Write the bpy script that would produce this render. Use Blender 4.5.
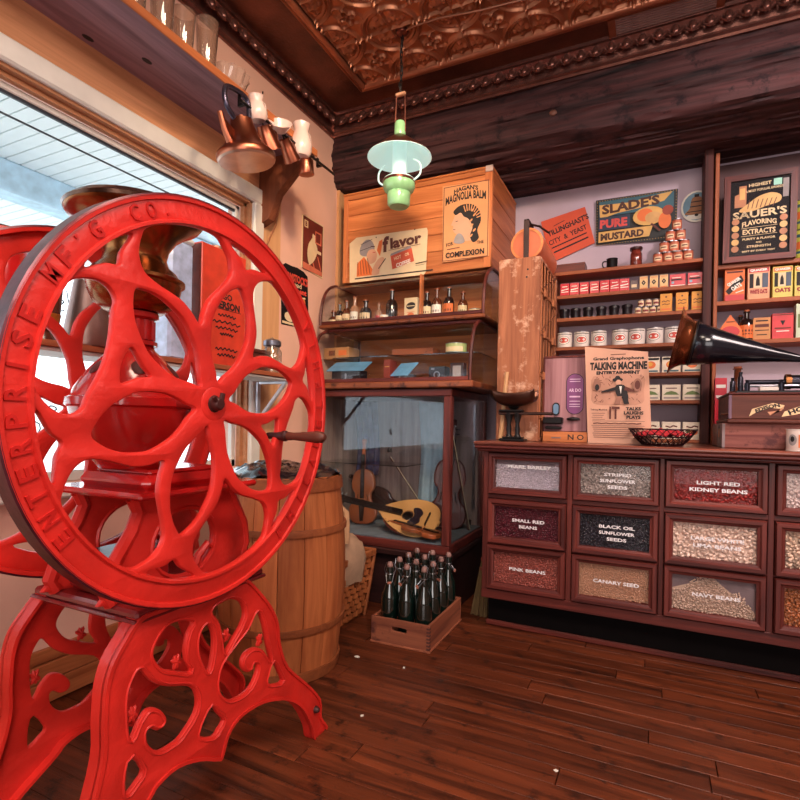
import bpy, bmesh, math, random
from math import sin, cos, pi, radians as R, hypot, atan2
from mathutils import Vector, Matrix
random.seed(7)
S = bpy.context.scene
for o in list(bpy.data.objects): bpy.data.objects.remove(o)
# ------------------------------------------------------------------ camera, world, light, exposure
F_, YAW, ROLL, CZ = 527.0, R(25.8), 0.0193, 1.05
cam = bpy.data.objects.new('camera', bpy.data.cameras.new('camera')); S.collection.objects.link(cam)
cam.data.sensor_width = 36; cam.data.lens = 36*F_/800; cam.data.shift_y = 23/800; cam.data.clip_start = .02
cam.location = (0, 0, CZ)
cam.matrix_world = Matrix.Translation((0, 0, CZ)) @ Matrix.Rotation(YAW, 4, 'Z') @ Matrix.Rotation(pi/2, 4, 'X') @ Matrix.Rotation(ROLL, 4, 'Z')
S.camera = cam
W = bpy.data.worlds.new('world'); S.world = W; W.use_nodes = True
bg = W.node_tree.nodes['Background']; bg.inputs[0].default_value = (.80, .90, 1, 1); bg.inputs[1].default_value = 2.3
def area(name, loc, rot, size, power, col, sy=None):
    l = bpy.data.lights.new(name, 'AREA'); l.energy = power; l.color = col; l.size = size
    if sy: l.shape = 'RECTANGLE'; l.size_y = sy
    o = bpy.data.objects.new(name, l); S.collection.objects.link(o); o.location = loc; o.rotation_euler = rot; return o
def point(name, loc, power, col, r=.06):
    l = bpy.data.lights.new(name, 'POINT'); l.energy = power; l.color = col; l.shadow_soft_size = r
    o = bpy.data.objects.new(name, l); S.collection.objects.link(o); o.location = loc; return o
def spot(name, loc, target, power, col, ang=70, r=.08):
    l = bpy.data.lights.new(name, 'SPOT'); l.energy = power; l.color = col; l.shadow_soft_size = r; l.spot_size = R(ang); l.spot_blend = .7
    o = bpy.data.objects.new(name, l); S.collection.objects.link(o); o.location = loc
    o.rotation_euler = (Vector(target)-Vector(loc)).to_track_quat('-Z', 'Y').to_euler(); return o
WARM = (1, .80, .62)
area('front_fill', (.9, -2.3, 1.3), (R(90), 0, 0), 2.6, 52, (1, .93, .90), 1.9)  # unseen soft area light added behind the camera to fill the interior
area('ceiling_lamp_behind', (.5, -.5, 2.95), (R(25), 0, 0), 1.2, 78, (1, .84, .72))
area('ceiling_lamp_right', (1.7, 1.3, 2.95), (R(10), R(8), 0), .9, 46, (1, .80, .74))
area('ceiling_lamp_left', (-.6, .7, 3.0), (0, 0, 0), .6, 16, WARM)
spot('track_spot_cabinet', (-.2, .9, 2.9), (-1.4, 2.9, 1.8), 110, (1, .72, .46), 62)
spot('track_spot_wall', (-.5, 1.2, 2.95), (-2.0, 2.6, 2.0), 38, (1, .76, .5), 75)
spot('track_spot_shelves', (1.3, 1.5, 2.95), (.2, 3.4, 1.5), 90, (1, .84, .84), 75)
sun = bpy.data.lights.new('sun', 'SUN'); sun.energy = 3.0; sun.angle = .03; sun.color = (1, .93, .82)
so = bpy.data.objects.new('sun', sun); S.collection.objects.link(so); so.rotation_euler = (R(30), R(20), 0)
S.view_settings.view_transform = 'Standard'; S.view_settings.look = 'None'; S.view_settings.gamma = 1
S.view_settings.use_curve_mapping = False; S.view_settings.exposure = .32

def ray(u, v):
    a = ((u-400)-ROLL*(423-v))/F_; b = ((423-v)+ROLL*(u-400))/F_
    return Vector((-sin(YAW)+a*cos(YAW), cos(YAW)+a*sin(YAW), b))
def PX(u, v, X): d = ray(u, v); return d*(X/d.x)+Vector((0, 0, CZ))
def PY(u, v, Y): d = ray(u, v); return d*(Y/d.y)+Vector((0, 0, CZ))
def PZ(u, v, Z): d = ray(u, v); return d*((Z-CZ)/d.z)+Vector((0, 0, CZ))

# ------------------------------------------------------------------ materials
MC = {}
def lin(c):
    c = [x/255 if max(c) > 1.001 else x for x in c]
    return tuple((x/12.92 if x <= .04045 else ((x+.055)/1.055)**2.4) for x in c)
def base_mat(name):
    m = bpy.data.materials.new(name); m.use_nodes = True; nt = m.node_tree
    return m, nt, nt.nodes['Principled BSDF']
def mat(name, c, rough=.5, metal=0, var=.18, scale=12, bump=.15, bs=60, emit=0, spec=.5, coat=0):
    """plain painted / cast / paper surface with a little mottling and relief"""
    if name in MC: return MC[name]
    m, nt, b = base_mat(name); N = nt.nodes; L = nt.links; c = lin(c)
    b.inputs['Roughness'].default_value = rough; b.inputs['Metallic'].default_value = metal
    b.inputs['Specular IOR Level'].default_value = spec; b.inputs['Coat Weight'].default_value = coat
    tc = N.new('ShaderNodeTexCoord'); n = N.new('ShaderNodeTexNoise'); n.inputs['Scale'].default_value = scale; n.inputs['Detail'].default_value = 5
    L.new(tc.outputs['Object'], n.inputs['Vector'])
    cr = N.new('ShaderNodeValToRGB'); cr.color_ramp.elements[0].position = .3; cr.color_ramp.elements[1].position = .7
    cr.color_ramp.elements[0].color = (*[x*(1-var) for x in c], 1); cr.color_ramp.elements[1].color = (*[min(1, x*(1+var)) for x in c], 1)
    L.new(n.outputs['Fac'], cr.inputs['Fac']); L.new(cr.outputs['Color'], b.inputs['Base Color'])
    if bump:
        n2 = N.new('ShaderNodeTexNoise'); n2.inputs['Scale'].default_value = bs; n2.inputs['Detail'].default_value = 4
        L.new(tc.outputs['Object'], n2.inputs['Vector'])
        bp = N.new('ShaderNodeBump'); bp.inputs['Strength'].default_value = bump; bp.inputs['Distance'].default_value = .003
        L.new(n2.outputs['Fac'], bp.inputs['Height']); L.new(bp.outputs['Normal'], b.inputs['Normal'])
    if emit: b.inputs['Emission Color'].default_value = (*c, 1); b.inputs['Emission Strength'].default_value = emit
    MC[name] = m; return m
def wood(name, c1, c2, axis='x', rough=.45, s=1.0, bump=.35, coat=0, wear=None):
    """grain stretched along one axis, shifted per object"""
    if name in MC: return MC[name]
    m, nt, b = base_mat(name); N = nt.nodes; L = nt.links
    b.inputs['Specular IOR Level'].default_value = .28; b.inputs['Roughness'].default_value = rough; b.inputs['Coat Weight'].default_value = coat; b.inputs['Coat Roughness'].default_value = .2
    tc = N.new('ShaderNodeTexCoord'); oi = N.new('ShaderNodeObjectInfo'); mp = N.new('ShaderNodeMapping')
    sc = {'x': (1.2, 22, 22), 'y': (22, 1.2, 22), 'z': (22, 22, 1.2)}[axis]
    mp.inputs['Scale'].default_value = [k*s for k in sc]
    ad = N.new('ShaderNodeVectorMath'); ad.operation = 'ADD'
    ml = N.new('ShaderNodeVectorMath'); ml.operation = 'SCALE'; ml.inputs[0].default_value = (7, 13, 5)
    L.new(oi.outputs['Random'], ml.inputs['Scale']); L.new(tc.outputs['Object'], ad.inputs[0]); L.new(ml.outputs[0], ad.inputs[1])
    L.new(ad.outputs[0], mp.inputs['Vector'])
    n = N.new('ShaderNodeTexNoise'); n.inputs['Scale'].default_value = 1.0; n.inputs['Detail'].default_value = 8; n.inputs['Roughness'].default_value = .65; n.inputs['Distortion'].default_value = .8
    L.new(mp.outputs[0], n.inputs['Vector'])
    cr = N.new('ShaderNodeValToRGB'); e = cr.color_ramp.elements; e[0].position = .32; e[1].position = .68
    e[0].color = (*lin(c1), 1); e[1].color = (*lin(c2), 1)
    L.new(n.outputs['Fac'], cr.inputs['Fac'])
    hv = N.new('ShaderNodeHueSaturation'); mr = N.new('ShaderNodeMapRange'); mr.inputs['To Min'].default_value = .78; mr.inputs['To Max'].default_value = 1.18
    L.new(oi.outputs['Random'], mr.inputs['Value']); L.new(mr.outputs[0], hv.inputs['Value']); L.new(cr.outputs['Color'], hv.inputs['Color'])
    out = hv.outputs['Color']
    if wear:
        n3 = N.new('ShaderNodeTexNoise'); n3.inputs['Scale'].default_value = 9; n3.inputs['Detail'].default_value = 9; n3.inputs['Roughness'].default_value = .7
        L.new(tc.outputs['Object'], n3.inputs['Vector'])
        c3 = N.new('ShaderNodeValToRGB'); c3.color_ramp.elements[0].position = .54; c3.color_ramp.elements[1].position = .64
        mx = N.new('ShaderNodeMixRGB'); mx.inputs['Color2'].default_value = (*lin(wear), 1)
        L.new(n3.outputs['Fac'], c3.inputs['Fac']); L.new(c3.outputs['Color'], mx.inputs['Fac']); L.new(out, mx.inputs['Color1']); out = mx.outputs['Color']
    L.new(out, b.inputs['Base Color'])
    bp = N.new('ShaderNodeBump'); bp.inputs['Strength'].default_value = bump; bp.inputs['Distance'].default_value = .004
    L.new(n.outputs['Fac'], bp.inputs['Height']); L.new(bp.outputs['Normal'], b.inputs['Normal'])
    MC[name] = m; return m
def glass(name, tint=(1, 1, 1), gloss=.9, rough=.02, solid=0, body=(255, 255, 255)):
    """thin pane: transparent plus mirror reflection by fresnel; solid adds a share of tinted body"""
    if name in MC: return MC[name]
    m = bpy.data.materials.new(name); m.use_nodes = True; nt = m.node_tree; N = nt.nodes; L = nt.links; N.clear()
    o = N.new('ShaderNodeOutputMaterial'); t = N.new('ShaderNodeBsdfTransparent'); g = N.new('ShaderNodeBsdfGlossy'); fr = N.new('ShaderNodeFresnel'); mx = N.new('ShaderNodeMixShader')
    t.inputs[0].default_value = (*tint, 1); g.inputs['Roughness'].default_value = rough; fr.inputs[0].default_value = 1.5
    ge = N.new('ShaderNodeNewGeometry'); ir = N.new('ShaderNodeMapRange'); ir.inputs['To Min'].default_value = 1.5; ir.inputs['To Max'].default_value = 1/1.5
    L.new(ge.outputs['Backfacing'], ir.inputs['Value']); L.new(ir.outputs[0], fr.inputs[0])
    mu = N.new('ShaderNodeMath'); mu.operation = 'MULTIPLY'; mu.inputs[1].default_value = gloss*1.6; mu.use_clamp = True
    L.new(fr.outputs[0], mu.inputs[0]); L.new(mu.outputs[0], mx.inputs[0]); L.new(t.outputs[0], mx.inputs[1]); L.new(g.outputs[0], mx.inputs[2]); last = mx.outputs[0]
    if solid:
        d = N.new('ShaderNodeBsdfPrincipled'); d.inputs['Base Color'].default_value = (*lin(body), 1); d.inputs['Roughness'].default_value = .08
        m2 = N.new('ShaderNodeMixShader'); m2.inputs[0].default_value = solid; L.new(last, m2.inputs[1]); L.new(d.outputs[0], m2.inputs[2]); last = m2.outputs[0]
    L.new(last, o.inputs[0]); MC[name] = m; return m

# ------------------------------------------------------------------ mesh helpers
class MB:
    def __init__(s): s.v = []; s.f = []; s.sm = []
    def raw(s, vs, fs, smooth=False):
        k = len(s.v); s.v += [tuple(p) for p in vs]; s.f += [tuple(i+k for i in f) for f in fs]; s.sm += [smooth]*len(fs); return s
    def box(s, a, b, bev=0, M=None):
        x0, y0, z0 = [min(a[i], b[i]) for i in range(3)]; x1, y1, z1 = [max(a[i], b[i]) for i in range(3)]
        bev = min(bev, (x1-x0)*.45, (y1-y0)*.45, (z1-z0)*.45)
        if bev <= 0:
            vs = [(x, y, z) for x in (x0, x1) for y in (y0, y1) for z in (z0, z1)]
            fs = [(0, 1, 3, 2), (4, 6, 7, 5), (0, 4, 5, 1), (2, 3, 7, 6), (0, 2, 6, 4), (1, 5, 7, 3)]
        else:
            vs = []; idx = {}
            lo = (x0, y0, z0); hi = (x1, y1, z1)
            for c in range(8):
                sg = [(c >> i) & 1 for i in range(3)]
                for ax in range(3):
                    p = []
                    for i in range(3):
                        e = hi[i] if sg[i] else lo[i]
                        p.append(e if i == ax else (e-bev if sg[i] else e+bev))
                    idx[(tuple(sg), ax)] = len(vs); vs.append(tuple(p))
            fs = []
            for ax in range(3):
                o1, o2 = (ax+1) % 3, (ax+2) % 3
                for sv in (0, 1):
                    q = []
                    for (p, r) in ((0, 0), (1, 0), (1, 1), (0, 1)):
                        sg = [0]*3; sg[ax] = sv; sg[o1] = p; sg[o2] = r; q.append(idx[(tuple(sg), ax)])
                    fs.append(tuple(q) if sv else tuple(q[::-1]))
            for ax in range(3):
                o1, o2 = (ax+1) % 3, (ax+2) % 3
                for p in (0, 1):
                    for r in (0, 1):
                        q = []
                        for (e, w) in ((0, o1), (1, o1), (1, o2), (0, o2)):
                            sg = [0]*3; sg[ax] = e; sg[o1] = p; sg[o2] = r; q.append(idx[(tuple(sg), w)])
                        fs.append(tuple(q) if (p == r) else tuple(q[::-1]))
            for c in range(8):
                sg = tuple((c >> i) & 1 for i in range(3)); q = [idx[(sg, i)] for i in range(3)]
                fs.append(tuple(q) if sum(sg) % 2 else tuple(q[::-1]))
        if M: vs = [M @ Vector(p) for p in vs]
        return s.raw(vs, fs)
    def lathe(s, prof, n=24, c=(0, 0, 0), M=None, a0=0, a1=2*pi, smooth=True, ez=1):
        """prof [(r,z)], axis z"""
        full = abs(a1-a0-2*pi) < 1e-6; m = n if full else n+1; vs = []
        for (r, z) in prof:
            for i in range(m):
                t = a0+(a1-a0)*i/n; vs.append(Vector((r*cos(t), r*sin(t)*ez, z)))
        fs = []
        for j in range(len(prof)-1):
            for i in range(n):
                k = (i+1) % m; fs.append((j*m+i, j*m+k, (j+1)*m+k, (j+1)*m+i))
        if M: vs = [M @ p for p in vs]
        vs = [p+Vector(c) for p in vs]
        return s.raw(vs, fs, smooth)
    def tube(s, pts, r, n=8, cap=True, smooth=True, flat=1):
        pts = [Vector(p) for p in pts]; vs = []; rr = r if isinstance(r, (list, tuple)) else [r]*len(pts)
        T0 = (pts[1]-pts[0]).normalized(); up = Vector((0, 0, 1)) if abs(T0.z) < .9 else Vector((1, 0, 0)); nr = T0.cross(up).normalized()
        for i, p in enumerate(pts):
            T = (pts[min(i+1, len(pts)-1)]-pts[max(i-1, 0)]).normalized(); nr = (nr-T*nr.dot(T)).normalized(); bn = T.cross(nr)
            for k in range(n):
                t = 2*pi*k/n; vs.append(p+nr*(rr[i]*cos(t))+bn*(rr[i]*flat*sin(t)))
        fs = [(i*n+k, i*n+(k+1) % n, (i+1)*n+(k+1) % n, (i+1)*n+k) for i in range(len(pts)-1) for k in range(n)]
        if cap: fs += [tuple(range(n-1, -1, -1)), tuple(range((len(pts)-1)*n, len(pts)*n))]
        return s.raw(vs, fs, smooth)
    def prism(s, poly, h0, h1, fn):
        """2-D polygon (list of (p,q)) extruded; fn(p,q,h)->xyz"""
        n = len(poly); vs = [fn(p, q, h0) for p, q in poly]+[fn(p, q, h1) for p, q in poly]
        fs = [tuple(range(n-1, -1, -1)), tuple(range(n, 2*n))]+[(i, (i+1) % n, n+(i+1) % n, n+i) for i in range(n)]
        return s.raw(vs, fs)
    def ell(s, c, r, n=12, m=8, M=None):
        prof = [(sin(pi*j/m), -cos(pi*j/m)) for j in range(m+1)]
        vs = []; c = Vector(c)
        for a, z in prof:
            for i in range(n):
                t = 2*pi*i/n; p = Vector((a*cos(t)*r[0], a*sin(t)*r[1], z*r[2])); vs.append((M @ p if M else p)+c)
        fs = [(j*n+i, j*n+(i+1) % n, (j+1)*n+(i+1) % n, (j+1)*n+i) for j in range(m) for i in range(n)]
        return s.raw(vs, fs, True)
    def build(s, name, m, parent=None, loc=None, rot=None):
        me = bpy.data.meshes.new(name); me.from_pydata(s.v, [], s.f)
        me.polygons.foreach_set('use_smooth', s.sm)
        me.materials.append(m); me.update()
        bm = bmesh.new(); bm.from_mesh(me); bmesh.ops.remove_doubles(bm, verts=bm.verts, dist=1e-6); bmesh.ops.recalc_face_normals(bm, faces=bm.faces); bm.to_mesh(me); bm.free()
        if any(s.sm):
            try: me.set_sharp_from_angle(angle=R(42))
            except Exception: pass
        return link(name, me, parent, loc, rot)
def link(name, me, parent=None, loc=None, rot=None):
    o = bpy.data.objects.new(name, me); S.collection.objects.link(o)
    if parent: o.parent = parent
    if loc is not None: o.location = loc
    if rot is not None: o.rotation_euler = rot
    return o
def tag(o, label=None, cat=None, group=None, kind=None):
    if label: o['label'] = label
    if cat: o['category'] = cat
    if group: o['group'] = group
    if kind: o['kind'] = kind
    return o
def thing(name, label, cat, loc=(0, 0, 0), rz=0, group=None, rot=None):
    o = bpy.data.objects.new(name, None); S.collection.objects.link(o); o.empty_display_size = .05
    o.location = loc; o.rotation_euler = rot or (0, 0, rz); return tag(o, label, cat, group)
def struct(o, label=None): o['kind'] = 'structure'; return tag(o, label, None)
KIDS = {}
def kids(o): return [c for c in bpy.data.objects if c.parent == o]
def dup(root, loc, rz=None, label=None, group=None, rot=None):
    c = root.copy(); S.collection.objects.link(c); c.location = loc
    if rz is not None: c.rotation_euler = (0, 0, rz)
    if rot: c.rotation_euler = rot
    if label: c['label'] = label
    if group: c['group'] = group
    def rec(a, b):
        for ch in kids(a):
            if ch == b: continue
            d = ch.copy(); S.collection.objects.link(d); d.parent = b; rec(ch, d)
    rec(root, c); return c
def cr3(pts, n=5):
    P = [Vector(p) for p in pts]; out = []
    for i in range(len(P)-1):
        a, b, c, d = P[max(i-1, 0)], P[i], P[i+1], P[min(i+2, len(P)-1)]
        for q in range(n):
            t = q/n; out.append(.5*((2*b)+(c-a)*t+(2*a-5*b+4*c-d)*t*t+(3*b-a-3*c+d)*t*t*t))
    return out+[P[-1]]
def smooth_loop(pts, n=6, closed=True):
    out = []; k = len(pts)
    for i in range(k if closed else k-1):
        P = [Vector((*pts[(i+j) % k if closed else min(max(i+j, 0), k-1)], 0)[:3]) for j in (-1, 0, 1, 2)]
        for q in range(n):
            t = q/n
            p = .5*((2*P[1])+(-P[0]+P[2])*t+(2*P[0]-5*P[1]+4*P[2]-P[3])*t*t+(-P[0]+3*P[1]-3*P[2]+P[3])*t*t*t); out.append((p.x, p.y))
    if not closed: out.append(tuple(pts[-1]))
    return out
def plate(outer, holes, thick, bev, fn):
    """filled 2-D outline with holes, extruded, rounded edges; fn maps (p,q,h) to xyz"""
    cu = bpy.data.curves.new('c', 'CURVE'); cu.dimensions = '2D'; cu.fill_mode = 'BOTH'; cu.extrude = max(thick/2-bev, .0001); cu.bevel_depth = bev; cu.bevel_resolution = 1; cu.offset = -bev
    for loop in [outer]+holes:
        sp = cu.splines.new('POLY'); sp.points.add(len(loop)-1)
        for i, p in enumerate(loop): sp.points[i].co = (p[0], p[1], 0, 1)
        sp.use_cyclic_u = True
    o = bpy.data.objects.new('c', cu); S.collection.objects.link(o)
    dg = bpy.context.evaluated_depsgraph_get(); me = o.evaluated_get(dg).to_mesh()
    vs = [fn(*v.co) for v in me.vertices]; fs = [tuple(p.vertices) for p in me.polygons]
    bpy.data.objects.remove(o); bpy.data.curves.remove(cu); return vs, fs
TX = {}
def text2d(s, bold=.02):
    k = (s, bold)
    if k in TX: return TX[k]
    cu = bpy.data.curves.new('t', 'FONT'); cu.body = s; cu.size = 1; cu.offset = bold; cu.resolution_u = 2; cu.align_x = 'CENTER'
    o = bpy.data.objects.new('t', cu); S.collection.objects.link(o)
    dg = bpy.context.evaluated_depsgraph_get(); me = o.evaluated_get(dg).to_mesh()
    vs = [(v.co.x, v.co.y) for v in me.vertices]; fs = [tuple(p.vertices) for p in me.polygons]
    bpy.data.objects.remove(o); bpy.data.curves.remove(cu)
    if not vs: TX[k] = ([], []); return TX[k]
    x0 = min(p[0] for p in vs); x1 = max(p[0] for p in vs); y0 = min(p[1] for p in vs); y1 = max(p[1] for p in vs)
    vs = [((p[0]-(x0+x1)/2)/(x1-x0), (p[1]-(y0+y1)/2)/(y1-y0)) for p in vs]
    TX[k] = (vs, fs); return TX[k]
class Deco:
    """flat print collected by material; coordinates in metres on a face, mapped by fn(p,q,h)"""
    def __init__(s, fn): s.fn = fn; s.d = {}; s.h = .0006
    def _m(s, m): return s.d.setdefault(m.name, (m, MB()))[1]
    def poly(s, pts, m, h=None): 
        h = s.h if h is None else h; s._m(m).raw([s.fn(p, q, h) for p, q in pts], [tuple(range(len(pts)))]); s.h += .00015; return s
    def rect(s, x0, y0, x1, y1, m, h=None, nx=1):
        h = s.h if h is None else h; vs = []
        for i in range(nx+1): x = x0+(x1-x0)*i/nx; vs += [s.fn(x, y0, h), s.fn(x, y1, h)]
        s._m(m).raw(vs, [(2*i, 2*i+2, 2*i+3, 2*i+1) for i in range(nx)]); s.h += .00015; return s
    def oval(s, cx, cy, rx, ry, m, n=20, a=0):
        pts = [(cx+rx*cos(2*pi*i/n)*cos(a)-ry*sin(2*pi*i/n)*sin(a), cy+rx*cos(2*pi*i/n)*sin(a)+ry*sin(2*pi*i/n)*cos(a)) for i in range(n)]
        s._m(m).raw([s.fn(cx, cy, s.h)]+[s.fn(p, q, s.h) for p, q in pts], [(0, i+1, (i+1) % n+1) for i in range(n)]); s.h += .00015; return s
    def line(s, pts, w, m):
        for (a, b) in zip(pts[:-1], pts[1:]):
            d = Vector((b[0]-a[0], b[1]-a[1])); 
            if d.length < 1e-6: continue
            n = Vector((-d.y, d.x)).normalized()*w/2
            s._m(m).raw([s.fn(a[0]-n.x, a[1]-n.y, s.h), s.fn(b[0]-n.x, b[1]-n.y, s.h), s.fn(b[0]+n.x, b[1]+n.y, s.h), s.fn(a[0]+n.x, a[1]+n.y, s.h)], [(0, 1, 2, 3)])
        s.h += .00015; return s
    def text(s, t, cx, cy, w, h, m, a=0, bold=.02, arc=0):
        vs, fs = text2d(t, bold); out = []
        for p, q in vs:
            x, y = p*w, q*h
            if arc: y += arc*(1-(2*p)**2)
            out.append(s.fn(cx+x*cos(a)-y*sin(a), cy+x*sin(a)+y*cos(a), s.h))
        s._m(m).raw(out, fs); s.h += .0002; return s
    def build(s, name, parent):
        for k, (m, mb) in s.d.items():
            me = bpy.data.meshes.new(name); me.from_pydata(mb.v, [], mb.f); me.materials.append(m); link(name, me, parent)
def front(x0, y0, z0): return lambda p, q, h: (x0+p, y0-h, z0+q)          # faces -Y
def onleft(x0, y0, z0): return lambda p, q, h: (x0+h, y0+p, z0+q)         # faces +X
def cylmap(r, z0=0, a0=-pi/2): return lambda p, q, h: ((r+h)*cos(a0+p/r), (r+h)*sin(a0+p/r), z0+q)

# palette
RED = mat('red_enamel', (206, 40, 32), .42, var=.16, scale=9, bump=.6, bs=55, coat=.06)
REDD = mat('red_enamel_lettering', (186, 30, 26), .35, var=.1, bump=.2)
BRASS = mat('aged_brass', (150, 98, 58), .25, 1, var=.3, scale=6, bump=.15, bs=20)
COPPER = mat('copper', (168, 100, 76), .32, 1, var=.25, scale=7, bump=.15, bs=25)
STEEL = mat('dull_steel', (150, 150, 155), .32, 1, var=.25)
BLACKM = mat('black_iron', (26, 23, 24), .38, .4, var=.2)
INK = mat('black_ink', (30, 22, 22), .7, bump=0, var=.1)
WHITE = mat('white_print', (235, 228, 215), .6, bump=0, var=.03)
CREAM = mat('cream_paper', (226, 200, 160), .7, bump=.05, var=.06)
GOLD = mat('gold_print', (206, 158, 84), .45, bump=0, var=.15)
REDP = mat('red_print', (190, 38, 44), .5, bump=0, var=.08)
ORNG = mat('orange_print', (220, 110, 52), .6, bump=0, var=.1)
BROWNI = mat('brown_ink', (96, 48, 38), .7, bump=0, var=.1)
TEAL = mat('teal_print', (52, 92, 104), .6, bump=0, var=.1)
GREENP = mat('green_print', (104, 122, 66), .6, bump=0, var=.1)
YELP = mat('yellow_print', (222, 160, 62), .55, bump=0, var=.08)
BLUEP = mat('blue_print', (130, 170, 190), .5, bump=0, var=.08)
SKINP = mat('pale_flesh_print', (214, 160, 128), .7, bump=0, var=.05)
GREYP = mat('grey_print', (150, 140, 138), .7, bump=0, var=.15)
DKWOOD = wood('dark_oak_x', (56, 22, 22), (116, 50, 42), 'x', .42, coat=.04)
DKWOODZ = wood('dark_oak_z', (56, 22, 22), (116, 52, 44), 'z', .42, coat=.04)
DKWOODY = wood('dark_oak_y', (58, 26, 24), (104, 50, 40), 'y', .35, coat=.2)
SHW = wood('shelf_wood', (128, 66, 40), (170, 94, 58), 'x', .5)
SHWZ = wood('shelf_wood_z', (128, 66, 40), (166, 92, 58), 'z', .5)
PINE = wood('cabinet_pine', (168, 92, 50), (216, 136, 82), 'x', .42, coat=.15)
PINEY = wood('cabinet_pine_y', (140, 74, 42), (190, 112, 68), 'y', .42)
PINEZ = wood('cabinet_pine_z', (160, 86, 48), (206, 126, 76), 'z', .42)
PANE = glass('window_pane', gloss=.22); CASEG = glass('case_glass', (.95, .97, .98), .62, .01); CLEARG = glass('drinking_glass', (.9, .84, .8), 1.6, .03, .12, (200, 170, 150))

# ------------------------------------------------------------------ setting
WL, WB, CH, BF = -2.0, 3.6, 3.09, 3.01     # left wall, back wall, ceiling height, beam face
XR, YF = 3.0, -2.4
# floor
fl = struct(MB().box((WL-.2, YF-.1, -.06), (XR+.1, WB+.1, -.022)).build('floor', mat('subfloor', (30, 14, 10), .8)), 'dark red-brown worn plank floor')
FB = wood('floor_board_wood', (44, 20, 13), (124, 60, 34), 'x', .36, s=.9, bump=.9, coat=.10, wear=(40, 20, 14))
bw = .088; lens_ = [.9, 1.35, 1.8]; fm = []
for L_ in lens_:
    o = MB().box((0, .0006, -.022), (L_-.003, bw-.0006, 0), .0010).build('floor_board', FB, fl); fm.append(o.data); bpy.data.objects.remove(o)
y = .1
while y < WB-.05:
    x = WL-random.random()*.8
    while x < 1.6:
        k = random.randrange(3); o = link('floor_board', fm[k], fl, (x if x > WL-.2 else x, y, random.uniform(-.0006, 0))); x += lens_[k]
    y += bw
o = MB().box((WL, YF, -.022), (XR, .1, -.001)).build('rear_boards', FB, fl)
# left wall with window opening
WALLP = mat('pink_plaster', (226, 178, 158), .75, var=.06, scale=3, bump=.1, bs=90)
WY0, WY1, WZ0, WZ1 = -1.3, 2.215, .80, 2.235
wl = MB()
wl.box((WL-.16, YF, 0), (WL, WB+.1, WZ0)).box((WL-.16, YF, WZ1), (WL, WB+.1, CH+.05)).box((WL-.16, YF, WZ0), (WL, WY0, WZ1)).box((WL-.16, WY1, WZ0), (WL, WB+.1, WZ1))
struct(wl.build('wall_left', WALLP), 'warm pink plaster wall with the shop window')
struct(MB().box((WL-.1, WB, 0), (XR+.1, WB+.1, CH+.05)).build('wall_back', mat('lilac_plaster', (186, 166, 178), .8, var=.07, scale=3, bump=.1)), 'pale lilac wall behind the shelves')
struct(MB().box((XR, YF, 0), (XR+.1, WB+.1, CH+.05)).build('wall_right', mat('far_wall', (120, 80, 64), .8)), 'brown wall on the right')
struct(MB().box((WL-.1, YF-.1, 0), (XR+.1, YF, CH+.05)).build('wall_front', mat('far_wall', (120, 80, 64), .8)), 'brown wall behind the viewer')
TAN = wood('tan_board', (206, 150, 104), (228, 176, 130), 'z', .5, bump=.1)
TANY = wood('tan_board_y', (176, 118, 80), (212, 150, 108), 'y', .5, bump=.1)
WHP = mat('white_trim_paint', (222, 216, 208), .45, var=.05, bump=.05)
struct(MB().box((WL, -1.5, 2.32), (WL+.012, 2.46, 2.50)).build('trim_1', TANY), 'tan board between window casing and glass shelf')
struct(MB().box((WL, 2.295, .19), (WL+.012, 2.46, 2.32)).build('trim_2', TAN), 'tan board beside the window')
struct(MB().box((WL, 3.07, .9), (WL+.02, 3.3, 2.66)).build('trim_3', TAN), 'yellow-tan corner board by the wooden cabinet')
bb = struct(MB().box((WL, YF, 0), (WL+.01, WB, .01)).build('baseboard_left', PINEY), 'tall orange wooden baseboard')
for (z0, z1) in ((.005, .085), (.088, .15), (.153, .20)): MB().box((WL, YF+.01, z0), (WL+.028 if z0 < .1 else WL+.02, 3.0, z1), .003).build('board', PINEY, bb)
# window
w1 = thing('window_1', 'large shop window with white casing and porch beyond', None, (WL, 0, 0)); del_ = None
w1['kind'] = 'structure'
c = MB().box((-.0, WY0-.06, WZ1+.0), (.035, 2.295, 2.32), .008).box((0, 2.215, .30), (.035, 2.295, WZ1), .008).box((0, WY0-.06, WZ0-.05), (.055, 2.295, WZ0), .008)
c.build('casing', WHP, w1)
c = MB().box((-.015, WY0, WZ1-.012), (.012, WY1, WZ1+.01)).box((-.04, WY0, WZ1-.03), (-.015, WY1, WZ1)).box((-.015, WY1-.012, WZ0), (.012, WY1+.01, WZ1)).box((-.04, WY1-.03, WZ0), (-.015, WY1, WZ1))
c.build('jamb', TANY, w1)
c = MB()
for x_ in (-.075,): c.box((x_, WY0, WZ1-.055), (x_+.03, WY1-.03, WZ1-.03), .004).box((x_, WY0, WZ0), (x_+.03, WY1-.03, WZ0+.04), .004).box((x_, WY1-.06, WZ0), (x_+.03, WY1-.03, WZ1-.03), .004)
c.build('sash', WHP, w1)
MB().box((-.063, WY0, WZ1-.066), (-.052, WY1-.03, WZ1-.055)).box((-.063, WY0, 2.098), (-.056, WY1-.03, 2.103)).build('glazing_bead', mat('dark_bead', (40, 44, 54), .5), w1)
MB().box((-.0605, WY0, WZ0), (-.0575, WY1-.06, WZ1-.05)).build('pane', PANE, w1)
d = Deco(lambda p, q, h: (-.056+h, p, q))
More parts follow.
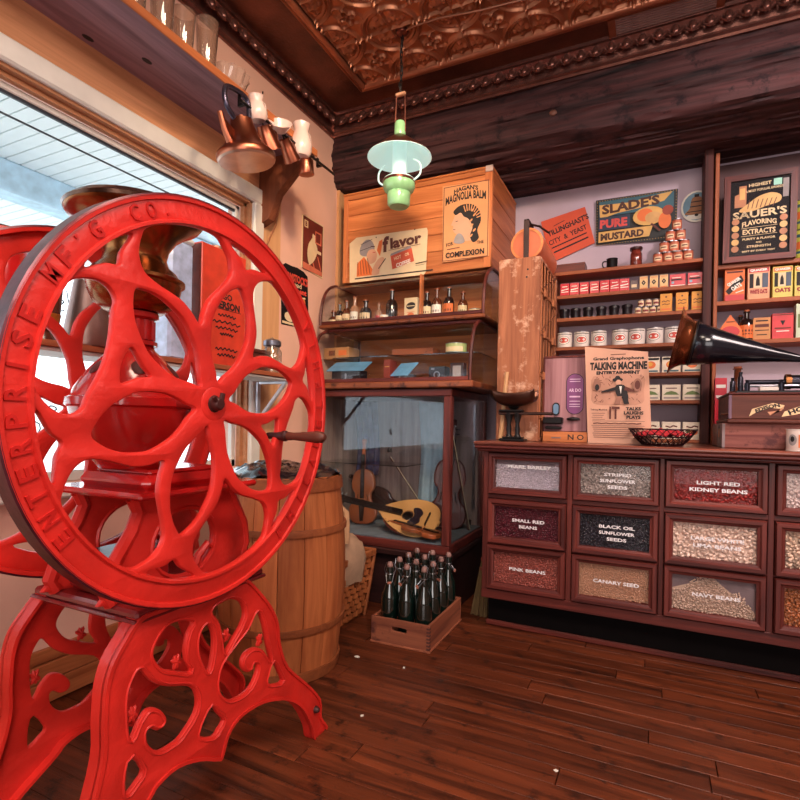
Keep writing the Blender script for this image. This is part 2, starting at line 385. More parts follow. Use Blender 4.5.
for (t, u, v, s_) in (('N', 22, 435, .055), ('S', 52, 412, .05), ('C', 36, 428, .05), ('S', 60, 305, .05), ('N', 72, 298, .055), ('U', 88, 290, .05), ('C', 58, 300, .03), ('I', 76, 436, .05), ('S', 36, 475, .06), ('e', 66, 466, .04)):
    p = PX(u, v, WL-.056); d.text(t, p.y, p.z, -s_*.7, s_, INK, a=random.uniform(-.3, .3), bold=-.01)
d.build('painted_lettering', w1)
# outside: porch
pc = struct(MB().box((-6.4, -6, 2.86), (WL-.18, 6, 2.9)).build('ceiling_porch', mat('porch_white', (225, 235, 238), .6)), 'white boarded porch ceiling outside the window')
PB = mat('porch_board', (226, 238, 240), .5, var=.03)
o = MB().box((-6.3, 0, 2.84), (WL-.18, .092, 2.86), .003).build('ceiling_board', PB, pc); me = o.data
for i in range(1, 66): link('ceiling_board', me, pc, (0, -3+i*.098, 0))
o.location = (0, -3, 0)
struct(MB().box((-4.3, -6, 2.62), (-4.1, 6, 2.84), .01).build('trim_porch', mat('porch_beam', (180, 214, 232), .5)), 'pale blue porch beam')
struct(MB().box((-14, -9, -.35), (WL-.2, 9, -.25)).build('ground', mat('pavement', (205, 205, 200), .8)), 'pale sunlit pavement outside')
struct(MB().box((-14.2, -12, -.3), (-14, 12, 1.6)).build('wall_yard', mat('yard_wall', (214, 222, 222), .8)), 'low pale wall across the yard')
# ceiling
TIN = mat('copper_tin', (178, 116, 84), .36, .62, var=.35, scale=4, bump=.25, bs=35)
ce = struct(MB().box((WL-.1, YF, CH), (XR+.1, WB+.1, CH+.08)).build('ceiling', mat('hammered_tin_border', (112, 66, 50), .4, .6, var=.5, scale=5, bump=.9, bs=70)), 'copper coloured pressed tin ceiling')
NT = 76
def tin_h(p, q):
    r = min(hypot(p-a, q-b) for a in (-.5, .5) for b in (-.5, .5)); h = 0
    g = lambda x, w: math.exp(-(x/w)**2)
    h += 1.0*g(r-.44, .022)+.5*g(r-.37, .014)
    a_, b_ = .5-abs(p), .5-abs(q); th = atan2(b_, a_); ph = th-pi/4
    # acanthus leaves inside each corner circle
    lf = 0
    for dph, rr, w in ((0, .23, .075), (.42, .17, .045), (-.42, .17, .045), (.30, .29, .035), (-.30, .29, .035)):
        cx, cy = rr*cos(pi/4+dph), rr*sin(pi/4+dph); lf = max(lf, g(hypot(a_-cx, b_-cy), w)*(1-.35*g(abs(sin(ph)*r), .006)))
    if r < .37: h += .8*lf
    # rosette at tile centre
    r0 = hypot(p, q); t0 = atan2(q, p)
    h += .9*g(r0-.10*(1+.35*cos(4*t0)), .026)+.8*g(r0, .032)
    if r > .46: h += .55*g(r0-.20*(1+.22*cos(4*t0+pi)), .02)
    e = min(.5-abs(p), .5-abs(q)); h += .7*g(e, .014)
    return h
tm = MB(); TS = .33
tm.raw([((i/NT)*TS, (j/NT)*TS, -.021*tin_h(i/NT-.5, j/NT-.5)-.001) for j in range(NT+1) for i in range(NT+1)],
       [(j*(NT+1)+i, j*(NT+1)+i+1, (j+1)*(NT+1)+i+1, (j+1)*(NT+1)+i) for j in range(NT) for i in range(NT)], True)
to = tm.build('tin_tile', TIN, ce); tme = to.data
PX0, PY1 = -1.62, 2.76
first = True
for j in range(4):
    for i in range(11):
        loc = (PX0+.03+i*TS, PY1-.02-(j+1)*TS, CH)
        if first: to.location = loc; first = False
        else: link('tin_tile', tme, ce, loc)
MLD = mat('tin_moulding', (176, 112, 84), .3, .7, var=.25)
c = MB().tube([(PX0, 1.3, CH-.012), (PX0, PY1, CH-.012)], .02, 10).tube([(PX0, PY1, CH-.012), (XR, PY1, CH-.012)], .02, 10)
c.tube([(PX0-.035, 1.3, CH-.004), (PX0-.035, PY1+.035, CH-.004)], .01, 8).tube([(PX0-.035, PY1+.035, CH-.004), (XR, PY1+.035, CH-.004)], .01, 8)
c.build('panel_moulding', MLD, ce)
v0 = PZ(620, 36, CH); v1 = PZ(708, 14, CH)
vent = MB().box((v0.x-.03, PY1+.045, CH-.012), (v1.x+.08, PY1+.05, CH)).box((v0.x-.05, PY1+.045, CH-.014), (v0.x-.015, BF-.07, CH)).box((v1.x+.03, PY1+.045, CH-.014), (v1.x+.065, BF-.07, CH)).build('air_vent', MLD, ce)
o = MB().box((v0.x-.015, 0, -.010), (v1.x+.03, .007, -.002)).build('slat', mat('vent_slat', (190, 156, 150), .4, .4), vent, (0, PY1+.06, CH))
for i in range(1, 8): link('slat', o.data, vent, (0, PY1+.06+i*.0165, CH))
# beam
def beam_mesh():
    prof = [(BF, 2.975), (BF-.012, 2.86), (BF-.004, 2.76), (BF+.01, 2.68), (BF+.06, 2.645), (BF+.16, 2.63), (BF+.28, 2.60), (BF+.36, 2.615), (WB, 2.61), (WB, 3.09), (BF, 3.09)]
    sub = []
    for a, b in zip(prof[:-1], prof[1:]):
        n = max(1, int(hypot(b[0]-a[0], b[1]-a[1])/.011)); sub += [(a[0]+(b[0]-a[0])*k/n, a[1]+(b[1]-a[1])*k/n) for k in range(n)]
    n = 200; vs = []; rnd = random.Random(3); from mathutils import noise
    for i in range(n+1):
        x = WL+(XR-WL)*i/n
        for (y_, z_) in sub:
            a = 0
            if z_ < 2.97 and y_ < WB-.05: a = .018*noise.noise((x*.8, y_*14, z_*14))+.012*noise.noise((x*3.0, y_*45, z_*45))+.005*noise.noise((x*9, y_*90, z_*90))
            vs.append((x, y_+a, z_+a*.7))
    m = len(sub); fs = [(i*m+k, i*m+(k+1) % m, (i+1)*m+(k+1) % m, (i+1)*m+k) for i in range(n) for k in range(m)]
    return MB().raw(vs, fs+[tuple(range(m)), tuple(range(n*m, n*m+m))], True)
BEAMM = wood('rough_hewn_beam', (12, 8, 12), (84, 50, 50), 'x', .72, s=.75, bump=1.0, wear=(34, 20, 24))
struct(beam_mesh().build('trim_4', BEAMM), 'massive rough-hewn dark beam below the tin ceiling')
tr4 = bpy.data.objects['trim_4']
kn = PY(553, 113, BF-.012)
MB().ell((0, 0, 0), (.022, .012, .018), 7, 5).build('bolt_head', mat('knot', (110, 70, 56), .5), tr4, kn)
# crowns with egg and dart
EGG = mat('crown_bronze', (136, 92, 82), .27, .75, var=.25, scale=20, bump=.1)
def egg_mesh():
    m = MB(); m.ell((0, -.012, -.004), (.021, .022, .036), 10, 7)
    m.tube([(.0335*cos(t), -.008, .012-.046*sin(t)) for t in [pi*k/9 for k in range(10)]], .0065, 6)
    m.tube([(.0375, -.006, .03), (.0375, -.010, -.03)], [.006, .002], 6); return m
def crown(name, L0, L1, mapf, label, rz, n0, n1):
    prof = [(.0, -.125), (.014, -.125), (.016, -.112), (.030, -.105), (.030, -.095), (.022, -.090), (.030, -.05), (.058, -.018), (.072, -.016), (.076, .0), (0, 0)]
    m = MB(); vs = [mapf(L0, d_, z_) for d_, z_ in prof]+[mapf(L1, d_, z_) for d_, z_ in prof]; k = len(prof)
    m.raw(vs, [(i, (i+1) % k, k+(i+1) % k, k+i) for i in range(k)]+[tuple(range(k)), tuple(range(k, 2*k))])
    o = struct(m.build(name, EGG), label); return o
cb = crown('trim_5', WL, XR, lambda l, d_, z_: (l, BF-.004-d_, CH+z_), 'bronze egg-and-dart crown moulding along the beam', 0, 0, 0)
cl = crown('trim_6', YF, BF, lambda l, d_, z_: (WL+d_, l, CH+z_), 'bronze egg-and-dart crown moulding on the window wall', 0, 0, 0)
eo = egg_mesh().build('egg_ornament', EGG, cb, (0, 0, 0)); em = eo.data; first = True
tilt = R(-30)
x = WL+.11
while x < .95:
    if first: eo.location = (x, BF-.054, CH-.058); eo.rotation_euler = (tilt, 0, 0); first = False
    else: link('egg_ornament', em, cb, (x, BF-.054, CH-.058), (tilt, 0, 0))
    x += .075
y = BF-.11
while y > 1.2:
    link('egg_ornament', em, cl, (WL+.050, y, CH-.058), (Matrix.Rotation(pi/2, 3, 'Z') @ Matrix.Rotation(tilt, 3, 'X')).to_euler()); y -= .075
# dark post right of shelf unit + dark boards behind the right unit
pa, pb = PY(704, 200, 3.40), PY(713, 200, 3.40)
struct(MB().box((pa.x, 3.38, .967), (pb.x, WB, 2.62), .004).build('trim_7', wood('post_wood', (50, 22, 22), (92, 44, 38), 'z', .6)), 'dark upright post between the two shelf units')

# ------------------------------------------------------------------ big red coffee mill
MX, MY = -1.18, .981
mill = thing('coffee_mill', 'huge red cast-iron coffee mill with two flywheels and brass hopper', 'coffee mill', (MX, MY, 0))
WR = .464; HY, HZ = .939-MY, 1.087
def wheel_geo():
    out = [(WR*cos(2*pi*i/96), WR*sin(2*pi*i/96)) for i in range(96)]; holes = []
    pet = [(.118, 0), (.17, 11), (.235, 18.5), (.30, 20.5), (.387, 19.2), (.456, 16.8), (.55, 11), (.60, 7.2), (.635, 4)]
    loopp = pet+[(.665, 0)]+[(r, -a) for r, a in pet[:0:-1]]
    side = [(.47, 25), (.53, 20.5), (.58, 15.5), (.625, 11.5), (.665, 9), (.70, 7.6), (.74, 7.6), (.79, 9.2), (.84, 12.5), (.868, 15.5)]
    for k in range(6):
        ax = 13.5+60*k
        P = lambda r, a: (WR*r*cos(R(ax+a)), WR*r*sin(R(ax+a)))
        holes.append(smooth_loop([P(r, a) for r, a in loopp], 5))
        holes.append(smooth_loop([P(.785, 0), P(.82, 3.5), P(.862, 9.5), P(.872, 4), P(.874, 0), P(.872, -4), P(.862, -9.5), P(.82, -3.5)], 4))
        if k in (5, 2):       # web between two petals carries the crank handle
            holes.append(smooth_loop([P(.39, 30), P(.44, 26.5), P(.52, 21), P(.535, 25), P(.54, 30), P(.535, 35), P(.52, 39), P(.44, 33.5)], 4))
            s2 = [(.665, 14), (.69, 9.5), (.74, 8), (.79, 9.2), (.84, 12.5), (.868, 16)]
            a_ = [P(r, a) for r, a in s2]+[P(.876, a) for a in (22, 30, 38)]+[P(r, 60-a) for r, a in s2[::-1]]+[P(.625, 38), P(.612, 30), P(.625, 22)]
            holes.append(smooth_loop(a_, 4))
        else:
            a_ = [P(.405, 30)]+[P(r, a) for r, a in side]+[P(.876, a) for a in (22, 30, 38)]+[P(r, 60-a) for r, a in side[::-1]]
            holes.append(smooth_loop(a_, 4))
    return out, holes
out, holes = wheel_geo()
wv, wf = plate(out, holes, .020, .006, lambda p, q, h: (h, p, q))
def flywheel(xc, sgn):
    m = MB(); m.raw(wv, wf)
    # raised lips of the rim and the outer edge band
    n = 96
    prof = [(WR-.058, .008), (WR-.056, .016), (WR-.050, .016), (WR-.048, .0095), (WR-.010, .0095), (WR-.008, .015), (WR+.001, .016), (WR+.002, .012), (WR+.002, -.024), (WR-.001, -.027), (WR-.010, -.026), (WR-.012, -.009), (WR-.055, -.009)]
    m.lathe(prof, n, M=Matrix.Rotation(pi/2, 4, 'Y') if sgn > 0 else Matrix.Rotation(-pi/2, 4, 'Y'))
    m.lathe([(.0, .012), (.034, .012), (.040, .010), (.044, .008)], 24, M=Matrix.Rotation(pi/2, 4, 'Y'))
    o = m.build('flywheel', RED, mill, (xc, HY, HZ))
    MB().lathe([(WR-.0005, .0165), (WR+.0045, .013), (WR+.0045, -.0245), (WR-.0005, -.0275)], n, M=Matrix.Rotation(pi/2 if sgn > 0 else -pi/2, 4, 'Y')).build('edge_reflection_band', mat('edge_reflection_red', (84, 34, 44), .3, .5, var=.4, scale=20), o)  # dark rim edge: the reflection there is put into this band's colour
    return o
fw = flywheel(.222, 1)
# cast lettering on the near rim
def rim_text(s, a0, a1, inward=False):
    n = len(s)
    for i, ch in enumerate(s):
        if ch == ' ': continue
        a = R(a0+(a1-a0)*i/max(1, n-1)); rr = WR-.0285
        let = MB(); vs, fs = text2d(ch, .015); wd = .024 if ch not in ".'I" else .006; hh = .033 if ch not in ".'" else .006
        rot = a-pi/2 if not inward else a+pi/2
        off = -.010 if ch == '.' else (.010 if ch == "'" else 0)
        pts = []
        for p, q in vs:
            X, Y = p*wd, q*hh+off; pts.append((X*cos(rot)-Y*sin(rot)+rr*cos(a), X*sin(rot)+Y*cos(rot)+rr*sin(a)))
        k = len(pts)
        let.raw([(.0096, p, q) for p, q in pts]+[(.0135, p, q) for p, q in pts], [tuple(k+i_ for i_ in f) for f in fs])
        # side walls
        ed = {}
        for f in fs:
            for a_, b_ in zip(f, f[1:]+f[:1]): ed[(a_, b_)] = 1
        for (a_, b_) in list(ed):
            if (b_, a_) not in ed: let.raw([(.0096, *pts[a_]), (.0096, *pts[b_]), (.0135, *pts[b_]), (.0135, *pts[a_])], [(0, 1, 2, 3)])
        let.build('cast_letter', REDD, fw)
rim_text("ENTERPRISE", 216, 162)
rim_text("MF'G", 151, 134); rim_text("CO.", 120.5, 109.5)
rim_text("PHILADELPHIA", -54, 34, True)
bolt = MB().lathe([(0, .034), (.012, .033), (.016, .028), (.016, .014), (.021, .012)], 12, M=Matrix.Rotation(pi/2, 4, 'Y')).tube([(.026, -.004, .0), (.030, -.022, .016)], [.006, .005], 8).tube([(.026, .004, .0), (.030, .008, .026)], [.007, .006], 8)
bolt.build('hub_bolt', mat('dark_rust', (70, 30, 28), .5, .3), fw)
ha = R(-18); hy_, hz_ = .555*WR*cos(ha), .555*WR*sin(ha)
HM = Matrix.Translation((0, hy_, hz_)) @ Matrix.Rotation(pi/2, 4, 'Y')
MB().lathe([(0, -.03), (.009, -.03), (.010, -.01), (.012, .02), (.015, .024), (.015, .034), (.009, .038)], 12, M=HM).build('handle_stud', mat('dark_rust', (70, 30, 28), .5, .3), fw)
MB().lathe([(.008, .036), (.012, .042), (.0105, .06), (.013, .10), (.0165, .135), (.015, .155), (.008, .164), (0, .165)], 14, M=HM).build('crank_handle', wood('handle_wood', (70, 34, 28), (120, 62, 48), 'x'), fw)
fw2 = flywheel(-.255, -1)
MB().lathe([(0, .0), (.014, .0), (.014, .47), (0, .47)], 14, c=(-.25, HY, HZ), M=Matrix.Rotation(pi/2, 4, 'Y')).build('axle', mat('red_dark', (150, 26, 24), .4), mill)
# leg frames traced in their own plane
LX = -1.0
def Q(u, v): p = PX(u, v, LX); return (p.y-MY, p.z)
R_out = [(260, 594), (270, 608), (276, 624), (278, 644), (286, 666), (304, 682), (318, 698)]
inR = [(300, 708), (286, 700), (266, 701), (250, 708), (236, 719), (226, 735), (220, 757)]
inL = [(214, 760), (197, 760), (175, 767), (155, 785), (146, 800)]
L_out = [(99, 762), (100, 730), (101, 708), (103, 687), (110, 662)]
outer = [(-.16, .622), (-.08, .622), (0, .622), (.06, .622), (.11, .620), (.140, .612)]+[Q(*p) for p in R_out]+[(.505, .06), (.535, .02), (.54, 0), (.47, 0), (.452, .05)]+[Q(*p) for p in inR+inL]
outer += [(-.27, .14), (-.37, .06), (-.40, 0), (-.50, 0), (-.50, .03), (-.44, .07), (-.36, .15), (-.31, .25)]+[Q(*p) for p in L_out]+[(-.232, .585), (-.212, .608), (-.19, .620)]
outer = smooth_loop(outer, 3)
def H(l, mirror=True): return [Q(*p) for p in l]
h1 = H([(220, 603), (230, 599), (240, 603), (243, 614), (239, 626), (231, 640), (224, 652), (222, 640), (218, 622), (211, 611)])
h2 = H([(205, 625), (210, 629), (212, 640), (211, 655), (207, 671), (201, 660), (198, 648), (199, 634)])
h4 = H([(256, 612), (262, 624), (266, 645), (269, 660), (262, 650), (254, 647), (246, 651), (241, 659), (241, 668), (246, 672), (251, 669), (252, 664), (256, 665), (255, 674), (248, 688), (238, 696), (228, 699), (220, 693), (218, 680), (222, 664), (234, 647), (247, 630)])
h5 = H([(272, 662), (277, 671), (281, 680), (276, 683), (267, 683), (268, 674)])
hc = H([(210, 706), (216, 713), (222, 720), (217, 729), (212, 736), (199, 736), (200, 727), (203, 719)])
hl1 = H([(191, 622), (178, 621), (165, 627), (155, 642), (152, 655), (160, 667), (172, 670), (189, 671), (184, 660), (184, 645), (187, 632)])
hl6 = H([(139, 670), (150, 681), (165, 686), (187, 686), (195, 695), (194, 712), (180, 735), (170, 744), (157, 750), (147, 744), (145, 732), (149, 728), (155, 730), (162, 726), (165, 718), (160, 710), (152, 707), (145, 710), (137, 722), (130, 738), (127, 726), (127, 695), (133, 676)])
hl7 = H([(130, 757), (141, 770), (136, 780), (127, 792), (124, 790), (125, 770)])
lf_holes = [smooth_loop(h, 4) for h in (h1, hl1, h2, h4, hl6)]+[smooth_loop(h, 2) for h in (h5, hl7, hc)]
lv, lfc = plate(outer, lf_holes, .016, .005, lambda p, q, h: (h, p, q))
def ring_bead(mb, loop, r, x):
    k = len(loop); cx = sum(p for p, q in loop)/k; cy = sum(q for p, q in loop)/k
    pts = []
    for i in range(k):
        a, b = loop[i-1], loop[(i+1) % k]; t = Vector((b[0]-a[0], b[1]-a[1])); 
        if t.length < 1e-6: t = Vector((1, 0))
        nrm = Vector((t.y, -t.x)).normalized()*.007
        area_ = sum(loop[j][0]*loop[(j+1) % k][1]-loop[(j+1) % k][0]*loop[j][1] for j in range(k))
        sg = 1 if area_ > 0 else -1
        pts.append(Vector((x, loop[i][0]+nrm.x*sg, loop[i][1]+nrm.y*sg)))
    pts.append(pts[0]); mb.tube(pts, r, 5, cap=False)
def leg_frame(xc, sgn):
    m = MB(); m.raw(lv, lfc)
    for h in lf_holes: ring_bead(m, h, .0032, .008*sgn)
    # outer flange along both curved sides
    k = len(outer); vs = []; fs = []
    sec = [(-.030, 0), (.012, 0), (.012, .008), (-.030, .008)]
    loop = outer
    for i in range(k):
        a, b = loop[i-1], loop[(i+1) % k]; t = Vector((b[0]-a[0], b[1]-a[1])).normalized(); nr = Vector((t.y, -t.x))
        ar = 1 if sum(loop[j][0]*loop[(j+1) % k][1]-loop[(j+1) % k][0]*loop[j][1] for j in range(k)) > 0 else -1
        for (dx, dn) in sec: vs.append((dx*sgn, loop[i][0]-nr.x*ar*dn, loop[i][1]-nr.y*ar*dn if loop[i][1] > .004 else loop[i][1]))
    for i in range(k):
        j = (i+1) % k
        for s_ in range(4): fs.append((i*4+s_, j*4+s_, j*4+(s_+1) % 4, i*4+(s_+1) % 4))
    m.raw(vs, fs)
    # little cast leaves inside the scrolls
    for (u, v, a) in ((259, 640, 0), (226, 635, .4), (176, 662, .3), (132, 714, .2)):
        p = Q(u, v)
        for sx in (1,):
            for da in (-.7, 0, .7):
                Mx = Matrix.Rotation((a+da)*sx, 4, 'X'); m.ell((0, p[0]*sx, p[1]), (.006, .007, .019), 6, 4, Mx)
    return m.build('leg_frame', RED, mill, (xc, 0, 0))
leg_frame(LX-MX, 1); leg_frame(-.17, -1)
lf_o = [o for o in kids(mill) if o.name.startswith('leg_frame')]
for o in lf_o:
    sg = 1 if o.location.x > 0 else -1
    for yy in (-.535, .535):
        MB().lathe([(0, .016), (.006, .015), (.010, .009), (.012, .0)], 10, c=(.008*sg, yy*.88, .10), M=Matrix.Rotation(pi/2*sg, 4, 'Y')).build('bolt', mat('dark_rust', (70, 30, 28), .5, .3), o)
MB().box((-.185, -.205, .612), (.185, .205, .632), .006).box((-.19, -.212, .604), (.19, .212, .614), .004).build('table_plate', mat('red_slate', (120, 34, 36), .22, var=.2, coat=.5), mill)
# upper brackets
def upper():
    o_ = [(-.20, .632), (-.215, .66), (-.19, .73), (-.15, .79), (-.135, .83), (-.15, .868), (.15, .868), (.175, .82), (.215, .75), (.225, .69), (.20, .632)]
    hole = [(-.03+.095*cos(t)+.03, .735+.082*sin(t)) for t in [2*pi*k/24 for k in range(24)]]
    ov = smooth_loop(o_, 3)
    v, f = plate(ov, [hole], .016, .004, lambda p, q, h: (h, p, q))
    m = MB(); m.raw(v, f); ring_bead(m, hole, .005, .008); ring_bead(m, hole, .005, -.008)
    m.tube([(.0, -.15, .865), (0, -.135, .83), (0, -.15, .79), (0, -.19, .73), (0, -.215, .66), (0, -.20, .634)], [.016]*6, 8)
    m.tube([(.0, .15, .865), (0, .175, .82), (0, .215, .75), (0, .225, .69), (0, .20, .634)], [.014]*5, 8)
    m.tube([(.004, .03, .652), (.004, .045, .69), (.004, .075, .715), (.004, .095, .70), (.004, .088, .68)], [.010, .011, .010, .007, .004], 7)
    return m
u1 = upper().build('upper_bracket', RED, mill, (.095, 0, 0)); link('upper_bracket', u1.data, mill, (-.105, 0, 0))
# receiving pan
m = MB(); m.box((-.085, -.19, .634), (.06, .0, .72), .018); m.build('receiving_drawer', mat('red_deep', (150, 24, 26), .28, coat=.4), mill)
MB().box((-.072, -.175, .718), (.048, -.012, .724)).build('drawer_well', BLACKM, mill)
# base casting with stepped plates
m = MB().box((-.16, -.19, .866), (.17, .19, .882), .006).box((-.12, -.145, .88), (.13, .145, .915), .015).box((-.09, -.11, .912), (.10, .11, .925), .006)
m.build('body_base', mat('red_gloss', (184, 26, 26), .2, coat=.6, var=.15), mill)
REDG = mat('red_gloss', (184, 26, 26), .2, coat=.6)
m = MB().lathe([(0, .92), (.075, .925), (.085, .94), (.115, .985), (.135, 1.035), (.143, 1.075), (.150, 1.08), (.150, 1.098), (.140, 1.102), (.130, 1.125), (.105, 1.165), (.07, 1.205), (.05, 1.225), (.046, 1.24)], 36)
BO = (-.028, HY-.02, 0)
m.build('mill_body', REDG, mill, BO)
for k in range(6):
    t = pi/6+k*pi/3; p = Vector((.098*cos(t), .098*sin(t), 1.172)); MB().ell(p, (.004, .018, .024), 8, 5, (Matrix.Rotation(t, 4, 'Z') @ Matrix.Rotation(-.75, 4, 'Y'))).build('star_vent', mat('vent_dark', (84, 26, 24), .6), mill, BO)
m = MB().lathe([(.046, 1.235), (.056, 1.235), (.056, 1.245), (.045, 1.25), (.045, 1.30), (.058, 1.305), (.058, 1.318), (.03, 1.32)], 28)
for k in range(14):
    t = 2*pi*k/14; m.tube([(.045*cos(t), .045*sin(t), 1.25), (.045*cos(t), .045*sin(t), 1.30)], .006, 6)
m.build('neck', REDG, mill, BO)
m = MB().lathe([(.03, 1.318), (.07, 1.322), (.095, 1.34), (.108, 1.37), (.112, 1.392), (.120, 1.396), (.120, 1.404), (.108, 1.41), (.098, 1.425), (.080, 1.44), (.074, 1.46), (.080, 1.485), (.10, 1.515), (.132, 1.54), (.155, 1.552), (.160, 1.560), (.152, 1.562)], 40)
m.build('hopper', BRASS, mill, BO)
m = MB().lathe([(.161, 1.560), (.164, 1.568), (.145, 1.584), (.10, 1.596), (.04, 1.602), (0, 1.603)], 40).ell((0, 0, 1.606), (.014, .014, .012))
m.build('hopper_lid', mat('lid_bronze', (88, 62, 50), .22, .9), mill, BO)

# ------------------------------------------------------------------ barrel
BXc, BYc = -1.455, 1.86
bar = thing('barrel', 'tall orange wooden stave barrel lined with a black bag', 'barrel', (BXc, BYc, 0))
BRW = wood('barrel_wood', (160, 84, 46), (206, 122, 72), 'z', .5, bump=.3)
def br(z): return .238+.034*sin(pi*min(1, max(0, z/.82)))
NS = 16
st = MB(); da = 2*pi/NS
zz = [.0+.82*k/10 for k in range(11)]
vs = []; fs = []
for k, z in enumerate(zz):
    for (rr, aa) in ((-.014, -.5), (-.002, -.485), (0, -.25), (.0, 0), (.0, .25), (-.002, .485), (-.014, .5)):
        r = br(z)+rr; vs.append((r*cos(aa*da), r*sin(aa*da), z))
fs = [(k*7+i, k*7+i+1, (k+1)*7+i+1, (k+1)*7+i) for k in range(10) for i in range(6)]+[tuple(range(7)), tuple(range(70, 77))]+[(k*7+6, k*7, (k+1)*7, (k+1)*7+6) for k in range(10)]
s0 = MB().raw(vs, fs, True).build('stave', BRW, bar)
for k in range(1, NS): link('stave', s0.data, bar, None, (0, 0, k*da))
HOOP = wood('hoop_wood', (120, 62, 36), (160, 90, 52), 'x', .5)
for (z, h) in ((.79, .05), (.605, .026), (.215, .026), (.025, .045)):
    MB().lathe([(br(z-h/2)+.001, z-h/2), (br(z-h/2)+.010, z-h/2), (br(z)+.012, z), (br(z+h/2)+.010, z+h/2), (br(z+h/2)+.001, z+h/2)], 40).build('hoop', HOOP, bar)
MB().lathe([(0, .012), (.22, .012)], 30).build('barrel_bottom', BRW, bar)
from mathutils import noise as NZ
m = MB(); n = 44; rings = 14; vs = []
for j in range(rings+1):
    r = .243*j/rings
    for i in range(n):
        t = 2*pi*i/n; z = .80+.042*(1-(j/rings)**3)+.03*NZ.noise((r*16*cos(t), r*16*sin(t), 1))+.014*NZ.noise((r*50*cos(t), r*50*sin(t), 4))
        if j == rings: z = .805+.012*sin(9*t)
        vs.append((r*cos(t), r*sin(t), z))
m.raw(vs, [(j*n+i, j*n+(i+1) % n, (j+1)*n+(i+1) % n, (j+1)*n+i) for j in range(rings) for i in range(n)], True)
o = m.build('bin_bag', mat('black_plastic', (18, 20, 30), .16, spec=.9, bump=.8, bs=18, coat=.6), None, (BXc, BYc, .02)); tag(o, 'crumpled shiny black plastic bag in the top of the barrel', 'bag')

# ------------------------------------------------------------------ woven basket with sack
BK = (-1.545, 2.36, 0)
bk = thing('woven_basket', 'brown woven splint basket behind the barrel', 'basket', BK)
WV = wood('splint', (132, 68, 38), (180, 104, 58), 'x', .5)
def bksz(z): return .13+.04*z/.36, .15+.04*z/.36
m = MB()
for k in range(9):
    z = .02+k*.034
    sx, sy = bksz(z)
    for side in range(4):
        L_ = sx if side % 2 == 0 else sy; D = sy if side % 2 == 0 else sx; nseg = 12
        pts = []
        for i in range(nseg+1):
            p = -L_+2*L_*i/nseg; wv_ = .006*(1 if (i+k) % 2 else -1)
            pts.append((p, -(D+wv_)))
        M4 = Matrix.Rotation(side*pi/2, 4, 'Z')
        vs = []
        for p, q in pts: vs += [M4 @ Vector((p, q, z)), M4 @ Vector((p, q, z+.030))]
        m.raw(vs, [(2*i, 2*i+2, 2*i+3, 2*i+1) for i in range(nseg)])
m.build('weave', WV, bk)['kind'] = 'stuff'
sx, sy = bksz(.34)
m = MB().box((-sx-.012, -sy-.012, .325), (sx+.012, -sy+.008, .36), .004).box((-sx-.012, sy-.008, .325), (sx+.012, sy+.012, .36), .004).box((-sx-.012, -sy, .325), (-sx+.008, sy, .36), .004).box((sx-.008, -sy, .325), (sx+.012, sy, .36), .004)
m.build('rim', WV, bk)
MB().box((-.12, -.14, .005), (.12, .14, .02)).build('bottom', WV, bk)
for s_ in (-1, 1):
    for t_ in (-1, 1):
        MB().tube([(s_*.135, t_*.155, 0), (s_*.172, t_*.192, .34)], .010, 6).build('corner_post', WV, bk)
m = MB(); n = 30; vs = []
prof = [(.0, .505), (.06, .50), (.10, .475), (.13, .43), (.145, .37), (.12, .25)]
for j, (r, z) in enumerate(prof):
    for i in range(n):
        t = 2*pi*i/n; k_ = 1+.18*NZ.noise((cos(t)*2, sin(t)*2, z*9)); vs.append((r*1.12*cos(t)*k_, r*1.35*sin(t)*k_, z-.04+.05*NZ.noise((cos(t)*3, sin(t)*3, r*20))*min(1, r*12)))
m.raw(vs, [(j*n+i, j*n+(i+1) % n, (j+1)*n+(i+1) % n, (j+1)*n+i) for j in range(len(prof)-1) for i in range(n)], True)
o = m.build('burlap_sack', mat('burlap', (176, 140, 112), .9, bump=.9, bs=240, var=.2), None, (BK[0]+.035, BK[1]-.01, 0)); tag(o, 'pale burlap sack slumped in the woven basket', 'sack')
o = MB().tube([(0, 0, 0), (-.02, .0, .10), (-.035, .02, .155), (-.01, .03, .19), (.02, .02, .17), (.03, .01, .12), (.035, 0, .02)], .016, 8).build('rope_loop', mat('cloth_tie', (196, 150, 112), .9, bump=.8), None, (-1.42, 2.27, .42)); tag(o, 'tan cloth loop standing up from the sack in the basket', 'rope')

# ------------------------------------------------------------------ bottle crate
ca = PZ(429, 654, 0); cbk = PZ(462, 618, 0)
CX1 = ca.x+.0; CY0 = ca.y; print('crate', ca, cbk, PZ(366, 640, 0))
crt = thing('bottle_crate', 'low brown dovetailed wooden bottle crate on the floor', 'crate', (CX1, CY0, 0), R(1))
CW = wood('crate_wood', (104, 54, 40), (158, 92, 66), 'x', .6, bump=.5, wear=(84, 44, 38)); CWY = wood('crate_wood_y', (104, 54, 40), (160, 92, 64), 'y', .6, bump=.5)
hh = .125
fp, ff = plate([(-.30, .008), (0, .008), (0, hh), (-.30, hh)], [smooth_loop([(-.185, .072), (-.12, .070), (-.115, .080), (-.12, .090), (-.185, .092), (-.19, .082)], 3)], .014, .0015, lambda p, q, h: (p, h, q))
MB().raw([(x, y+.007, z) for x, y, z in fp], ff).build('end_board', CW, crt)
MB().box((-.30, .446, .008), (0, .46, hh), .002).build('end_board', CW, crt)
MB().box((-.014, .014, .008), (0, .446, hh), .002).build('side_board', CWY, crt)
MB().box((-.30, .014, .008), (-.286, .446, hh), .002).build('side_board', CWY, crt)
MB().box((-.305, -.003, 0), (.004, .463, .010), .002).build('bottom_board', CWY, crt)
